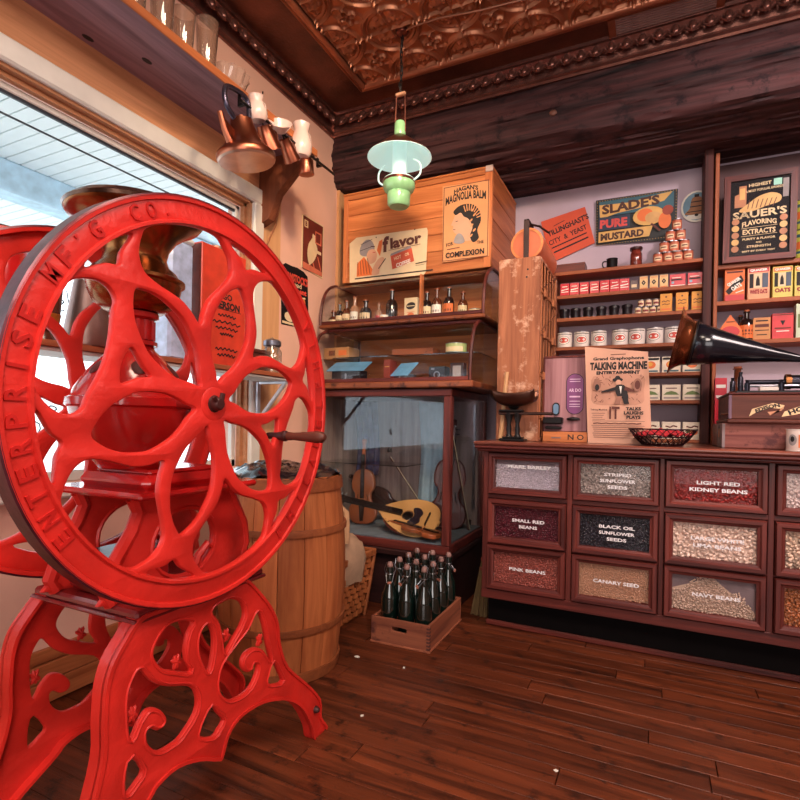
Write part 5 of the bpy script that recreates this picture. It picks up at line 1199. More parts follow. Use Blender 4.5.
# framed extract advertisement leaning on the right unit
fc = [(722, 260), (725, 174), (797, 165), (796, 257)]; fy = SY-.005
fpz = q4(fc, fy); cx = sum(p[0] for p in fpz)/4; cz = sum(p[1] for p in fpz)/4; fw2 = (fpz[2][0]-fpz[1][0])/2+.003; fh2 = (fpz[1][1]-fpz[0][1])/2
fr = thing('framed_advertisement', 'framed black and gold flavoring extracts advertisement at upper right', 'picture', (cx, fy, lv2['a']+fh2+.001), rot=(R(-1), R(.6), 0))
for k, (a, b, c, d_) in enumerate((((-fw2, -fh2), (fw2, -fh2), (fw2-.03, -fh2+.03), (-fw2+.03, -fh2+.03)), ((fw2, -fh2), (fw2, fh2), (fw2-.03, fh2-.03), (fw2-.03, -fh2+.03)), ((fw2, fh2), (-fw2, fh2), (-fw2+.03, fh2-.03), (fw2-.03, fh2-.03)), ((-fw2, fh2), (-fw2, -fh2), (-fw2+.03, -fh2+.03), (-fw2+.03, fh2-.03)))):
    MB().prism([a, b, c, d_], -.016, .012, lambda p, q, h: (p, h, q)).build('frame_bar', DKWOOD if k % 2 == 0 else DKWOODZ, fr)
w2, h2_ = fw2-.03, fh2-.03
MB().box((-w2, -.004, -h2_), (w2, .004, h2_)).build('black_panel', mat('sign_black_gloss', (22, 18, 22), .6, bump=0, spec=.15), fr)
D = Deco(front(0, -.004, 0)); LG = mat('pale_gold', (214, 186, 140), .5, bump=0, var=.15)
D.text('HIGHEST', .0, h2_*.86, w2*.75, .018, LG, a=.04, bold=.03); D.text('& MOST POPULAR AWARDS', .02, h2_*.72, w2*1.25, .014, LG, a=.05); D.rect(w2*.45, h2_*.78, w2*.72, h2_*.95, mat('mint_stamp', (150, 206, 186), .6)); D.rect(w2*.76, h2_*.45, w2*.95, h2_*.93, GREYP)
D.poly([(-w2*.85, h2_*.3), (-w2*.85, h2_*.62), (-w2*.7, h2_*.66), (-w2*.7, h2_*.86), (-w2*.45, h2_*.86), (-w2*.45, h2_*.3)], mat('gilt_tan', (176, 110, 66), .5)); D.rect(-w2*.68, h2_*.5, -w2*.5, h2_*.8, GOLD)
D.poly(smooth_loop([(-w2*.7, h2_*.2), (-w2*.3, h2_*.42), (0, h2_*.55), (w2*.4, h2_*.60), (w2*.7, h2_*.5), (w2*.65, h2_*.34), (w2*.2, h2_*.26), (-w2*.3, h2_*.16)], 4), GOLD)
for k in range(7): D.line([(-w2*.4+k*w2*.14, h2_*.24), (-w2*.34+k*w2*.15, h2_*.46)], .004, BROWNI)
None
D.text("SAUER'S", 0, h2_*.10, w2*1.8, .042, LG, a=.03, bold=.03); D.text('FLAVORING', 0, -h2_*.17, w2*1.15, .028, LG, a=.02, bold=.03, arc=.010); D.text('EXTRACTS', 0, -h2_*.37, w2*1.1, .028, LG, bold=.03)
for q in (-.27, -.48): D.line([(-w2*.6, h2_*q), (w2*.6, h2_*(q+.02))], .002, LG)
D.text('PURITY & FLAVOR', 0, -h2_*.56, w2*1.1, .012, LG, bold=.03); D.text('AND', 0, -h2_*.66, w2*.2, .009, LG); D.text('STRENGTH', 0, -h2_*.76, w2*.8, .013, LG, bold=.03); D.text('BEST BY EVERY TEST', 0, -h2_*.88, w2*1.1, .009, LG, bold=.03)
for s_ in (-1, 1):
    for k in range(5): D.oval(s_*w2*.80, -h2_*(.08+.18*k), w2*.13, w2*.13, GOLD if k % 2 else mat('gilt_tan', (176, 110, 66)), 12)
D.build('gold_print', fr)
MB().box((-w2, -.0075, -h2_), (w2, -.0068, h2_)).build('glass_pane', glass('picture_glass', gloss=.15), fr)

# ------------------------------------------------------------------ things on the counter top
CT = .968
TCX0, TCX1 = PY(500, 400, 2.77).x-.02, PY(538, 400, 2.77).x
tc = thing('tall_crate', 'tall weathered plank crate with slatted side standing on the counter', 'crate', (TCX0, 2.77, CT))
tw = TCX1-TCX0; th = .965
WPL = wood('weathered_plank', (112, 62, 42), (178, 112, 80), 'z', .7, bump=1.2, wear=(206, 160, 134)); WPD = wood('crate_slat', (130, 74, 46), (176, 108, 70), 'z', .6)
MB().box((0, 0, 0), (tw, .02, th), .004).build('front_plank', WPL, tc)
MB().box((0, .02, 0), (.015, .52, th), .003).build('inner_side', WPL, tc)
MB().box((0, .50, 0), (tw, .52, th), .003).build('back_plank', WPL, tc)
MB().box((0, .02, 0), (tw, .50, .015), .002).build('bottom_plank', WPL, tc); MB().box((0, .02, th-.015), (tw, .50, th), .002).build('top_plank', WPL, tc)
for k in range(6): MB().box((tw-.008, .05+k*.082, .015), (tw, .066+k*.082, th-.015), .002).build('slat', WPD, tc)
for k in range(4):
    z_ = .12+k*.22; MB().box((tw, .03, z_), (tw+.006, .49, z_+.014), .002).build('cross_slat', WPD, tc)
    MB().tube([(tw+.004, .03, z_+.02), (tw+.006, .47, z_+.19)], .0025, 5).build('wire', mat('rusty_wire', (120, 66, 44), .5, .5), tc)
    for q in (0, 1): MB().box((tw, .08+q*.25, z_-.014), (tw+.016, .13+q*.25, z_+.028), .004).build('cleat', WPD, tc)
for (x, z_) in ((.155, .90), (.15, .86)): MB().lathe([(0, .001), (.005, .001), (.005, 0)], 10, c=(x, -.0005, z_), M=Matrix.Rotation(pi/2, 4, 'X')).build('nail_hole', INK, tc)
rl = thing('wooden_roller', 'orange wooden drum lying on the tall crate with an iron strap', 'drum', (PY(527, 238, 2.83).x, 2.83, CT+th))
RR = .088
MB().lathe([(0, 0), (RR, 0), (RR, .42), (0, .42)], 32, c=(0, 0, RR), M=Matrix.Rotation(-pi/2, 4, 'X')).build('drum', mat('orange_drum', (196, 98, 62), .5, var=.15, scale=9), rl)
MB().lathe([(RR-.014, -.004), (RR-.002, -.004), (RR-.002, .002), (RR-.014, .002)], 32, c=(0, 0, RR), M=Matrix.Rotation(-pi/2, 4, 'X')).build('end_rim', PINE, rl)
MB().box((-.014, -.022, .0), (.014, -.010, .215), .003).box((-.014, -.022, .205), (.014, .10, .216), .003).build('iron_strap', mat('dark_strap', (58, 40, 38), .5, .5), rl)
MB().tube([(.0, .06, .216), (.05, .07, .20), (.10, .10, .165)], .010, 8, flat=.5).build('strap_tail', mat('dark_strap', (58, 40, 38)), rl)
# balance scale
p = PY(511, 438, 2.70)
sc_ = thing('balance_scale', 'black iron store scale with a curved brass scoop', 'scale', (p.x+.01, 2.70, CT))
MB().box((-.065, -.045, 0), (.065, .045, .014), .005).box((-.05, -.035, .014), (.05, .035, .024), .004).build('base', BLACKM, sc_)
for s_ in (-1, 1): MB().lathe([(.018, .022), (.010, .04), (.014, .06), (.010, .09), (.020, .13), (.024, .15)], 12, c=(s_*.022, 0, 0)).build('column', BLACKM, sc_)
MB().box((-.075, -.02, .135), (.20, .02, .15), .005).build('beam', mat('beam_bronze', (70, 48, 42), .4, .6), sc_)
MB().box((-.07, -.03, .15), (.05, .03, .162), .004).build('platform', BLACKM, sc_)
MB().lathe([(.012, .16), (.03, .175), (.012, .185)], 14).build('pan_support', BLACKM, sc_)
m = MB(); n = 22; k_ = 9; vs = []
for j in range(k_+1):
    for i in range(n+1):
        a = pi*i/n; u_ = j/k_*2-1; w = 1-abs(u_)**3*.35 if u_ < 0 else 1-u_**3*.15
        vs.append((.115*u_, .062*cos(a)*w*-1, .245-.068*sin(a)*w+(.02*u_*u_)))
m.raw(vs, [(j*(n+1)+i, j*(n+1)+i+1, (j+1)*(n+1)+i+1, (j+1)*(n+1)+i) for j in range(k_) for i in range(n)], True)
o = m.build('scoop', mat('scoop_bronze', (96, 66, 56), .3, .9), sc_); sd = o.modifiers.new('s', 'SOLIDIFY'); sd.thickness = .003
p0, p1 = PY(501, 437, 2.745), PY(507, 372, 2.745)
o = MB().tube([(p0.x, 2.735, CT), (p1.x, 2.745, p1.z)], [.012, .011], 8).build('wooden_rod', mat('pale_stick', (200, 150, 104), .5)); tag(o, 'pale round wooden rod leaning on the tall crate behind the scale', 'stick')
# wall grinder on a board, standing on a small box
pA, pB = PY(544, 357, 2.86), PY(588, 357, 2.86)
gw = pB.x-pA.x
bx = carton('orange_wooden_box', 'small orange wooden box lettered NO under the grinder board', 'box', ((pA.x+pB.x)/2+.005, 2.84, CT), gw+.0, .10, .052, PINE, lambda D, w, h: (D.text('N O', w*.25, h*.5, w*.36, h*.55, INK), D.rect(-w*.3, h*.35, -w*.08, h*.45, STEEL)))
gb = thing('grinder_board', 'purplish grained board with a tall oval label and small glass', 'board', ((pA.x+pB.x)/2, 2.87, CT+.053))
gh = pA.z-CT-.053
MB().box((-gw/2, 0, 0), (gw/2, .025, gh), .004).build('board', wood('purple_oak', (116, 72, 78), (176, 128, 132), 'z', .5, s=.6), gb)
for (a, b) in (((-gw/2-.004, -.004, 0), (-gw/2+.006, .02, gh)), ((-gw/2, -.004, gh-.008), (gw/2, .02, gh+.004))): MB().box(a, b, .002).build('edge_strip', DKWOODZ, gb)
D = Deco(front(0, 0, 0)); D.h = .002
def stad(cx, cz, rx, rz): return [(cx+rx*cos(a), cz+(rz-rx)*(1 if sin(a) >= 0 else -1)+rx*sin(a)) for a in [2*pi*k/28 for k in range(28)]]
D.poly(stad(gw*.22, gh*.50, gw*.20, gh*.27), INK); D.poly(stad(gw*.22, gh*.50, gw*.185, gh*.262), mat('purple_label', (126, 66, 116), .5)); 
D.text('ARCADE', gw*.22, gh*.60, gw*.28, .014, mat('lilac_print', (216, 180, 206), .5), bold=.03) if False else D.text('AR DO', gw*.22, gh*.55, gw*.28, .018, mat('lilac_print', (216, 180, 206), .5), bold=.03)
D.text('MILL', gw*.22, gh*.46, gw*.2, .014, mat('lilac_print', (216, 180, 206))) if False else D.rect(gw*.1, gh*.455, gw*.34, gh*.475, mat('lilac_print', (216, 180, 206)))
for q in (.40, .36, .33, .66, .69): D.rect(gw*.1, gh*q, gw*.34, gh*q+.004, mat('lilac_print', (216, 180, 206)))
D.build('oval_label', gb)
MB().prism(stad(-gw*.20, gh*.30, gw*.085, gh*.085), -.010, -.002, lambda p, q, h: (p, h, q)).build('window_rim', BLACKM, gb)
MB().prism(stad(-gw*.20, gh*.30, gw*.06, gh*.068), -.012, -.009, lambda p, q, h: (p, h, q)).build('sight_glass', mat('blue_glass', (110, 140, 170), .1, coat=.8), gb)
MB().box((-gw*.48, -.05, gh*.10), (-gw*.02, -.0, gh*.19), .006).box((-gw*.42, -.045, gh*.03), (-gw*.05, 0, gh*.07), .004).build('catch_cup', BLACKM, gb)
MB().ell((gw*.2, -.01, gh*.17), (.035, .012, .010), 10, 6).build('iron_bracket', BLACKM, gb)
# talking machine poster
POST = mat('aged_poster', (210, 158, 132), .75, var=.07, scale=6)
def tmp_(D):
    w, h = .1435, .23
    D.line([(-.035, h-.022), (.035, h-.021)], .004, BROWNI); D.text('Grand Graphophone', .0, h-.043, .235, .020, INK, bold=.045)
    D.text('TALKING MACHINE', .0, h-.078, .262, .040, INK, bold=.055); D.text('ENTERTAINMENT', .0, h-.112, .20, .018, INK, bold=.06)
    SH = mat('poster_shade', (150, 104, 86), .75); D.poly(smooth_loop([(-.115, .10), (.0, .112), (.115, .10), (.118, .03), (.112, -.035), (0, -.042), (-.112, -.035), (-.12, .03)], 3), mat('poster_tone', (190, 138, 114), .75))
    rr = random.Random(5)
    for k in range(70):
        x, y = rr.uniform(-.11, .11), rr.uniform(-.035, .10)
        if -.03 < x < .05: continue
        a = rr.random()*3; l = rr.uniform(.006, .018); D.line([(x, y), (x+l*cos(a), y+l*sin(a))], .0022, BROWNI)
    # listener figure: hat, face, coat, arm, trousers
    D.oval(.0, .082, .024, .010, INK); D.oval(.0, .088, .013, .014, INK); D.oval(.004, .068, .013, .014, POST); D.poly(smooth_loop([(-.005, .055), (.03, .055), (.045, .02), (.05, -.015), (.02, -.01), (.0, .0), (-.01, .03)], 3), INK)
    D.poly([(.0, .05), (-.075, .025), (-.075, .018), (-.002, .03)], INK); D.poly([(.035, .05), (.075, .03), (.078, .02), (.03, .03)], BROWNI); D.poly([(.0, .0), (.022, .0), (.012, -.038), (-.015, -.038)], SH); D.poly([(.022, .0), (.045, .0), (.055, -.038), (.03, -.038)], INK)
    D.poly([(.008, .05), (.020, .05), (.016, .01)], WHITE); D.oval(.09, .055, .020, .032, SH); D.oval(.09, .055, .012, .022, BROWNI); D.oval(-.095, .06, .018, .03, SH); D.oval(-.095, .045, .010, .016, INK)
    D.text('IT', -.012, -.082, .048, .062, BROWNI, bold=.03); D.text('TALKS\nLAUGHS\nPLAYS', .075, -.082, .088, .058, INK, bold=.05)
    D.text('Talking Machine', -.085, -.068, .078, .011, INK)
    for k in range(4): D.rect(-.118+.004*(k % 2), -.086-.010*k, -.055-.006*(k % 3), -.084-.010*k, BROWNI)
    D.rect(-.115, -.124, .125, -.1225, INK); D.line([(-.11+.02*q, -.136+.003*(q % 2)) for q in range(12)], .005, BROWNI); D.rect(-.118, -.147, .125, -.1455, INK)
    for k in range(6): D.rect(-.112+.003*(k % 3), -.156-.010*k, .118-.005*(k % 4), -.1535-.010*k, BROWNI)
pq = q4([(588, 441), (585, 347), (648, 352), (652, 441)], 2.83); dz = pq[0][1]-CT; pq = [(a, max(CT+.0005, b)) for a, b in pq]; pq[0] = (pq[0][0], CT+.0005); pq[3] = (pq[3][0], CT+.0005)
sign('talking_machine_poster', 'aged tan talking machine entertainment poster standing on the counter', 'poster', pq, 2.83, .006, POST, tmp_)
# wire basket
pc_ = PY(662, 440, 2.74)
wb = thing('wire_basket', 'low round black wire basket on the counter', 'basket', (pc_.x, 2.74, CT))
BW_ = mat('basket_wire', (52, 26, 30), .4, .5)
def bp(t, f): r = .085+.058*f**.8; return (r*cos(t), r*sin(t), .004+.072*f)
N_ = 26
for sg in (1, -1):
    m = MB()
    for k in range(N_): m.tube([bp(2*pi*k/N_+sg*.5*f, f) for f in (0, .25, .5, .75, 1)], .0019, 4)
    m.build('lattice_wires', BW_, wb)['kind'] = 'stuff'
for f, rr in ((0, .003), (.5, .002), (1, .0036)):
    MB().tube([bp(2*pi*k/36, f) for k in range(37)], rr, 6, cap=False).build('ring_wire', BW_, wb)
m = MB()
for k in range(8): m.tube([(.085*cos(pi*k/8), .085*sin(pi*k/8), .004), (-.085*cos(pi*k/8), -.085*sin(pi*k/8), .004)], .0018, 4)
m.build('bottom_wires', BW_, wb)['kind'] = 'stuff'
m = MB(); n = 30; vs = []
for j in range(9):
    for i in range(n):
        r = .125*j/8; t = 2*pi*i/n; vs.append((r*cos(t), r*sin(t), .052+.022*NZ.noise((r*30*cos(t), r*30*sin(t), 2))+.022*(1-j/8)))
m.raw(vs, [(j*n+i, j*n+(i+1) % n, (j+1)*n+(i+1) % n, (j+1)*n+i) for j in range(8) for i in range(n)], True)
o = m.build('red_cloth', mat('red_gingham', (170, 30, 40), .8, var=.5, scale=60), None, (pc_.x, 2.74, CT)); o.modifiers.new('s', 'SOLIDIFY').thickness = .003; tag(o, 'crumpled red cloth lying in the wire basket', 'cloth')
# phonograph on its long box
pb_ = PY(722, 423, 2.72)
lb_ = thing('long_wooden_box', 'long rough wooden box with a portrait on its end under the phonograph', 'box', (pb_.x, 2.72, CT))
MB().box((0, 0, 0), (.50, .42, pb_.z-CT), .004).build('box', wood('reddish_box', (104, 52, 48), (166, 102, 90), 'x', .6, wear=(80, 40, 40)), lb_)
D = Deco(lambda p, q, h: (-h, .30-p, q)); D.rect(.10, .002, .298, pb_.z-CT-.002, mat('portrait_ground', (130, 112, 112), .6)); D.oval(.19, .058, .042, .046, INK); D.oval(.19, .06, .022, .028, SKINP); D.oval(.19, .03, .03, .016, GREYP); D.build('printed_label', lb_)
D = Deco(front(0, 0, 0)); D.rect(.001, .002, .012, pb_.z-CT-.002, mat('portrait_ground', (130, 112, 112))); D.build('paper_edge', lb_)
p1 = PY(728, 421, 2.72); p2 = PY(728, 393, 2.72); bz = pb_.z+.0
ph_ = thing('phonograph', 'antique wooden phonograph with banner lettering on its case', 'phonograph', (p1.x, 2.70, bz))
pw, phh = .42, p2.z-bz
PHW = wood('phonograph_oak', (64, 30, 24), (110, 58, 44), 'x', .5, coat=.0)
MB().box((-.008, -.008, 0), (pw+.008, .438, .018), .006).build('plinth', PHW, ph_)
MB().box((0, 0, .018), (pw, .43, phh-.008), .004).build('case', PHW, ph_)
MB().box((-.006, -.006, phh-.008), (pw+.006, .436, phh), .003).build('top_edge', DKWOOD, ph_)
MB().tube([(.004, -.001, .02), (.004, -.001, phh-.01)], .007, 8).build('corner_column', mat('lilac_varnish', (120, 96, 110), .25), ph_)
D = Deco(front(0, 0, 0)); BAN = mat('banner_cream', (222, 186, 140), .6)
D.poly([(.075, .030), (.085, .062), (.16, .088), (.20, .078), (.195, .062), (.15, .068), (.10, .048)], BAN); D.poly([(.14, .050), (.19, .056), (.20, .075), (.17, .046), (.15, .036)], mat('banner_shade', (190, 130, 96), .6))
D.poly([(.19, .030), (.20, .052), (.30, .095), (.335, .092), (.33, .068), (.24, .040)], BAN); D.poly([(.275, .028), (.275, .052), (.40, .058), (.40, .032)], BAN)
D.text('EDISON', .140, .0655, .090, .018, INK, a=.30, bold=.05, arc=.004); D.text('HOME', .262, .0665, .105, .021, INK, a=.40, bold=.05); D.text('PHONOGRAPH', .338, .042, .11, .014, INK, a=.03, bold=.05)
D.build('banner_lettering', ph_)
MB().tube([(.0, -.0, phh*.3), (-.02, .08, phh*.3)], .004, 6).build('latch', BRASS, ph_)
BN = mat('nickel_black', (40, 38, 48), .25, .7)
MB().box((.03, .05, phh), (.40, .23, phh+.012), .003).build('bedplate', BLACKM, ph_)
MB().lathe([(0, 0), (.010, 0), (.010, .14), (.017, .145), (.030, .15), (.030, .30), (.020, .305), (0, .305)], 18, c=(.09, .14, phh+.055), M=Matrix.Rotation(pi/2, 4, 'Y')).build('mandrel', BN, ph_)
MB().lathe([(.031, 0), (.034, 0), (.034, .02), (.031, .02)], 18, c=(.225, .14, phh+.055), M=Matrix.Rotation(pi/2, 4, 'Y')).build('brass_collar', BRASS, ph_)
MB().tube([(.05, .10, phh+.035), (.38, .10, phh+.035)], .006, 8).build('feed_screw', STEEL, ph_)
for (x, hh_) in ((.02, .06), (.05, .085), (.075, .05), (.20, .05), (.37, .07)): MB().lathe([(.011, 0), (.011, hh_*.7), (.006, hh_*.8), (.008, hh_), (0, hh_)], 10, c=(x, .07, phh+.010)).build('post', BN, ph_)
MB().box((.12, .06, phh+.01), (.19, .10, phh+.028), .003).build('speed_plate', mat('plate_print', (206, 190, 180), .5), ph_)
m0 = PY(676, 341, 2.86); m1 = PY(806, 359.5, 2.86); ax = (m0-m1).normalized(); Lh = (m0-m1).length
hz = thing('phonograph_horn', 'big black phonograph horn with a flaring brass bell', 'horn', tuple(m1)); Mh = ax.to_track_quat('Z', 'X').to_matrix().to_4x4()
def segs(prof): return prof
cone = [(.010, -.10), (.011, 0), (.030, Lh*.22), (.058, Lh*.48), (.083, Lh*.70), (.104, Lh*.86)]
HB = mat('horn_black', (24, 24, 32), .22, .3, var=.3, bump=.08, coat=.6)
o = MB().lathe(cone, 16, M=Mh, smooth=True).build('horn_cone', HB, hz); o.modifiers.new('s', 'SOLIDIFY').thickness = .002
o = MB().lathe([(.104, Lh*.86), (.110, Lh*.91), (.124, Lh*.955), (.142, Lh*.985), (.164, Lh*1.005), (.166, Lh*1.01), (.163, Lh*1.008)], 32, M=Mh).build('brass_bell', mat('horn_brass', (170, 100, 64), .22, .95, var=.25), hz); o.modifiers.new('s', 'SOLIDIFY').thickness = .002
MB().lathe([(.103, Lh*.85), (.108, Lh*.855), (.108, Lh*.865), (.104, Lh*.87)], 32, M=Mh).build('seam_ring', BLACKM, hz)
e0 = m1-ax*.10
MB().tube([tuple(e0-m1), (e0-m1)+Vector((.04, 0, -.015)), (.155, -.02, -.10), (.155, -.03, -.16)], [.011, .011, .010, .009], 10).build('elbow', HB, hz)
pt = PY(790, 443, 2.63)
can('portrait_can', 'cream can with a small oval portrait on the counter at the right edge', 'can', (pt.x+.035, 2.63+.01, CT), .047, .088, mat('cream_can', (216, 196, 186), .45), lambda D, r, h: (D.oval(-r*.75, h*.5, r*.33, h*.26, GREYP), D.oval(-r*.75, h*.54, r*.16, h*.13, INK), D.rect(-r*.3, h*.15, r*1.4, h*.75, ORNG, nx=8), D.rect(-r*.2, h*.5, r*1.2, h*.6, REDP, nx=8)), rim=mat('can_lid_cream', (226, 214, 206), .4))
pr = PY(721, 378, 3.28); carton('small_red_box', 'small red box behind the phonograph at the post', 'box', (pr.x, 3.28, CT), .055, .05, pr.z-CT, REDT, lambda D, w, h: (D.rect(-w*.4, h*.85, w*.4, h*.9, WHITE), D.rect(-w*.4, h*.70, w*.2, h*.74, WHITE)))
pr = PY(741, 375, 3.1); small_bottle('tall amber bottle standing behind the phonograph', 739, .30, .032, AMB, None, y=3.26, z=CT, name='amber_bottle')

# ------------------------------------------------------------------ hanging lamp
lp = PZ(402, 30, CH)
lm = thing('hanging_lamp', 'hanging oil-style lamp with white cone shade and green glass font', 'lamp', (lp.x, lp.y, CH))
def LZ(v): return PY(399, v, lp.y).z-CH
AL = mat('lamp_bronze', (110, 62, 52), .35, .8); GRG = mat('green_milk_glass', (150, 206, 150), .2, coat=.5, bump=0); SHG = mat('white_milk_glass_glow', (190, 218, 212), .3, coat=.1, bump=0, var=.02, emit=.42)  # white glass glows by itself: the shade's ambient brightness is put into its material
MB().lathe([(0, 0), (.035, 0), (.03, -.02), (.012, -.03), (0, -.03)], 16).build('ceiling_rose', AL, lm)
zc0, zc1 = -.02, LZ(93); k = int((zc0-zc1)/.024)
lk = MB().tube([(.006*cos(t), 0, .016*sin(t)) for t in [2*pi*q/12 for q in range(13)]], .0022, 5, cap=False).build('chain_link', BLACKM, lm, (0, 0, zc0-.012))
for q in range(1, k): link('chain_link', lk.data, lm, (0, 0, zc0-.012-q*.024), (0, 0, (q % 2)*pi/2))
MB().tube([(0, 0, zc0)]+[(.010*sin(q*1.3), .008*cos(q*1.7), zc0+(zc1-zc0)*q/10) for q in range(1, 10)]+[(0, 0, zc1)], .0035, 6).build('lamp_cord', BLACKM, lm)
zh, zn = LZ(94), LZ(133)
MB().box((-.028, -.010, zh-.012), (.028, .010, zh+.004), .004).build('hanger_bar', mat('hanger_tan', (190, 140, 110), .5), lm)
for s_ in (-1, 1): MB().tube([(s_*.024, 0, zh), (s_*.030, 0, zn)], .0035, 6).build('hanger_rod', AL, lm)
MB().lathe([(.028, LZ(136)), (.030, LZ(134)), (.030, LZ(125)), (.024, LZ(122.5)), (0, LZ(122))], 20).build('smoke_bell', GRG, lm)
zt_, zr_ = LZ(137), LZ(158)
o = MB().lathe([(.033, zt_), (.05, zt_-.012), (.16, zr_+.012), (.165, zr_)], 40).build('shade_top', AL, lm)
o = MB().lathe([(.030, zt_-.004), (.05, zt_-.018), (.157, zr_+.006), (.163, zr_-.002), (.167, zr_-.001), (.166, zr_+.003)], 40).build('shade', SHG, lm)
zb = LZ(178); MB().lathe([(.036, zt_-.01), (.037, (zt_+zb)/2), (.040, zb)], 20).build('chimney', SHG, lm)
zf1, zf2 = LZ(179), LZ(207)
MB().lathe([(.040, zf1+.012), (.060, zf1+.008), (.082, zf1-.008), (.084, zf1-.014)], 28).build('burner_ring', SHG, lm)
MB().lathe([(.0845, zf1-.012), (.085, zf1-.024), (.080, zf1-.026)], 28).build('dark_band', AL, lm)
MB().lathe([(.083, zf1-.024), (.084, zf1-.045), (.074, zf1-.066), (.060, zf1-.076), (.062, zf1-.082), (.058, zf2+.010), (.048, zf2), (0, zf2)], 28).build('font', GRG, lm)
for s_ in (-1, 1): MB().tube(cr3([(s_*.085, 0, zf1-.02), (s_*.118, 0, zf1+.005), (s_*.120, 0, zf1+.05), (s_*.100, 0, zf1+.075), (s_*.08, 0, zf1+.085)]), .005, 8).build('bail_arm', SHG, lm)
pts = [Vector((lp.x, lp.y, CH-.012))]
for (u, v) in ((415, 22), (440, 14), (480, 6), (510, -2), (560, -14)): P_ = PZ(u, v, CH); pts.append(Vector((P_.x, P_.y, CH-.020-.004*sin(u))))
o = MB().tube(pts, .005, 6).build('ceiling_cable', mat('cable_copper', (150, 96, 70), .4, .3)); tag(o, 'thin electric cable running across the tin ceiling to the lamp', 'cable')

# ------------------------------------------------------------------ high shelf on the window wall
zs = PX(200, 122, WL).z; d_ = ray(247, 101); XS = (zs-CZ)*d_.x/d_.z
sh = thing('wall_shelf', 'long dark plank shelf above the window carried by a wooden bracket', 'shelf', (WL, 0, zs))
WSH = wood('wall_shelf_wood', (104, 76, 90), (166, 130, 142), 'y', .45, s=.7); WSE = wood('wall_shelf_bracket', (112, 58, 40), (160, 92, 62), 'z', .5)
DP = XS-WL
MB().box((0, -.6, 0), (DP, 2.36, .028), .003).build('shelf_board', WSH, sh)
MB().box((DP, -.6, -.004), (DP+.008, 2.36, .032), .002).build('front_edge', PINEY, sh)
for yk in (.86, 1.12): 
    pk = PZ(*((88, 38) if yk < 1 else (147, 61)), zs); MB().lathe([(0, -.001), (.012, -.001), (.012, 0)], 9, c=(pk.x-WL, pk.y, 0), ez=1.9).build('knot', mat('knot_black', (30, 20, 22), .6), sh)
for yy in (2.27, .2):
    MB().prism([(0, 0), (DP-.02, 0), (DP-.02, -.05), (.14, -.20), (.08, -.33), (.0, -.36)], yy, yy+.05, lambda p, q, h: (p, h, q)).build('bracket', WSE, sh)
rdx = DP+.03
rod = thing('hanging_rod', 'black iron rod along the front of the wall shelf with hooks', 'rod', (WL+rdx, 1.75, zs-.045))
MB().tube([(0, 0, 0), (0, .74, 0)], .007, 8).build('bar', BLACKM, rod)
for yk in (.02, .62): MB().box((-.035, yk, -.004), (.0, yk+.014, .004)).box((-.038, yk, -.004), (-.030, yk+.014, .045)).build('rod_holder', BLACKM, rod)
XR_ = WL+rdx
# tumblers
ZG = zs+.029
gt = None; gk = 0
for i in range(9):
    yy = .74+i*.112; tall = i % 3 != 1; lb = 'clear drinking glass on the high shelf, %s from the glass bowl' % ords[8-i]
    g = thing('drinking_glass', lb, 'glass', (WL+DP-.058-.012*(i % 2), yy, ZG), i*.7, 'clear glasses on the high shelf')
    h = .215 if tall else .18
    MB().lathe([(0, .004), (.034, .0), (.037, .01), (.048, h), (.044, h), (.033, .016), (0, .014)], 12, smooth=False if i < 3 else True).build('tumbler', CLEARG, g)
gbp = (WL+DP-.10, 1.80, ZG)
g = thing('cut_glass_bowl', 'cut-glass bowl with a fluted rim beside the glasses', 'bowl', gbp)
m = MB(); n = 48; vs = []
for (r, z) in ((.0, .0), (.04, .0), (.055, .02), (.078, .05), (.092, .09), (.098, .10)):
    for i in range(n): k_ = 1+.05*cos(i*pi/2)*(z/.1); vs.append((r*k_*cos(2*pi*i/n), r*k_*sin(2*pi*i/n), z))
m.raw(vs, [(j*n+i, j*n+(i+1) % n, (j+1)*n+(i+1) % n, (j+1)*n+i) for j in range(5) for i in range(n)]); m.build('bowl', glass('cut_glass', (.85, .8, .78), 1.8, .06, .35, (206, 176, 160)), g)
IRS = mat('ironstone', (226, 196, 188), .2, coat=.6, bump=0, var=.06)
XJ = XR_+.0
def pitcher(name, label, u, v, h, r, rot=(0, 0, 0), mat_=IRS):
    P_ = PX(u, v, XJ); g = thing(name, label, 'jug', tuple(P_), rot=rot)
    MB().lathe([(0, 0), (r*.7, 0), (r*.95, h*.15), (r, h*.35), (r*.8, h*.6), (r*.62, h*.78), (r*.78, h), (r*.72, h), (r*.56, h*.78), (r*.7, h*.5), (0, h*.1)], 24).build('body', mat_, g)
    MB().tube(cr3([(0, r*.7, h*.92), (0, r*1.25, h*.85), (0, r*1.35, h*.6), (0, r*1.0, h*.38)]), r*.12, 8).build('handle', mat_, g)
    MB().tube([(-.02, r*1.2, h*.8), (-.01, r*1.25, h+.02), (0.01, r*.9, h+.03)], .003, 6).build('hook', BLACKM, g); return g
pitcher('ironstone_jug', 'white ironstone jug hanging nearest the glass bowl', 258, 121, .105, .046, (R(10), 0, 0))
P_ = PX(280, 132, XJ); g = thing('ironstone_dish', 'white ironstone dish tipped toward the room between the two jugs', 'dish', tuple(P_), rot=(R(35), R(35), 0))
MB().lathe([(0, 0), (.03, 0), (.036, .008), (.058, .042), (.055, .043), (.03, .012), (0, .01)], 26).build('body', IRS, g)
pitcher('ironstone_jug', 'taller white ironstone jug hanging at the end above the copper measures', 301, 157, .165, .056)
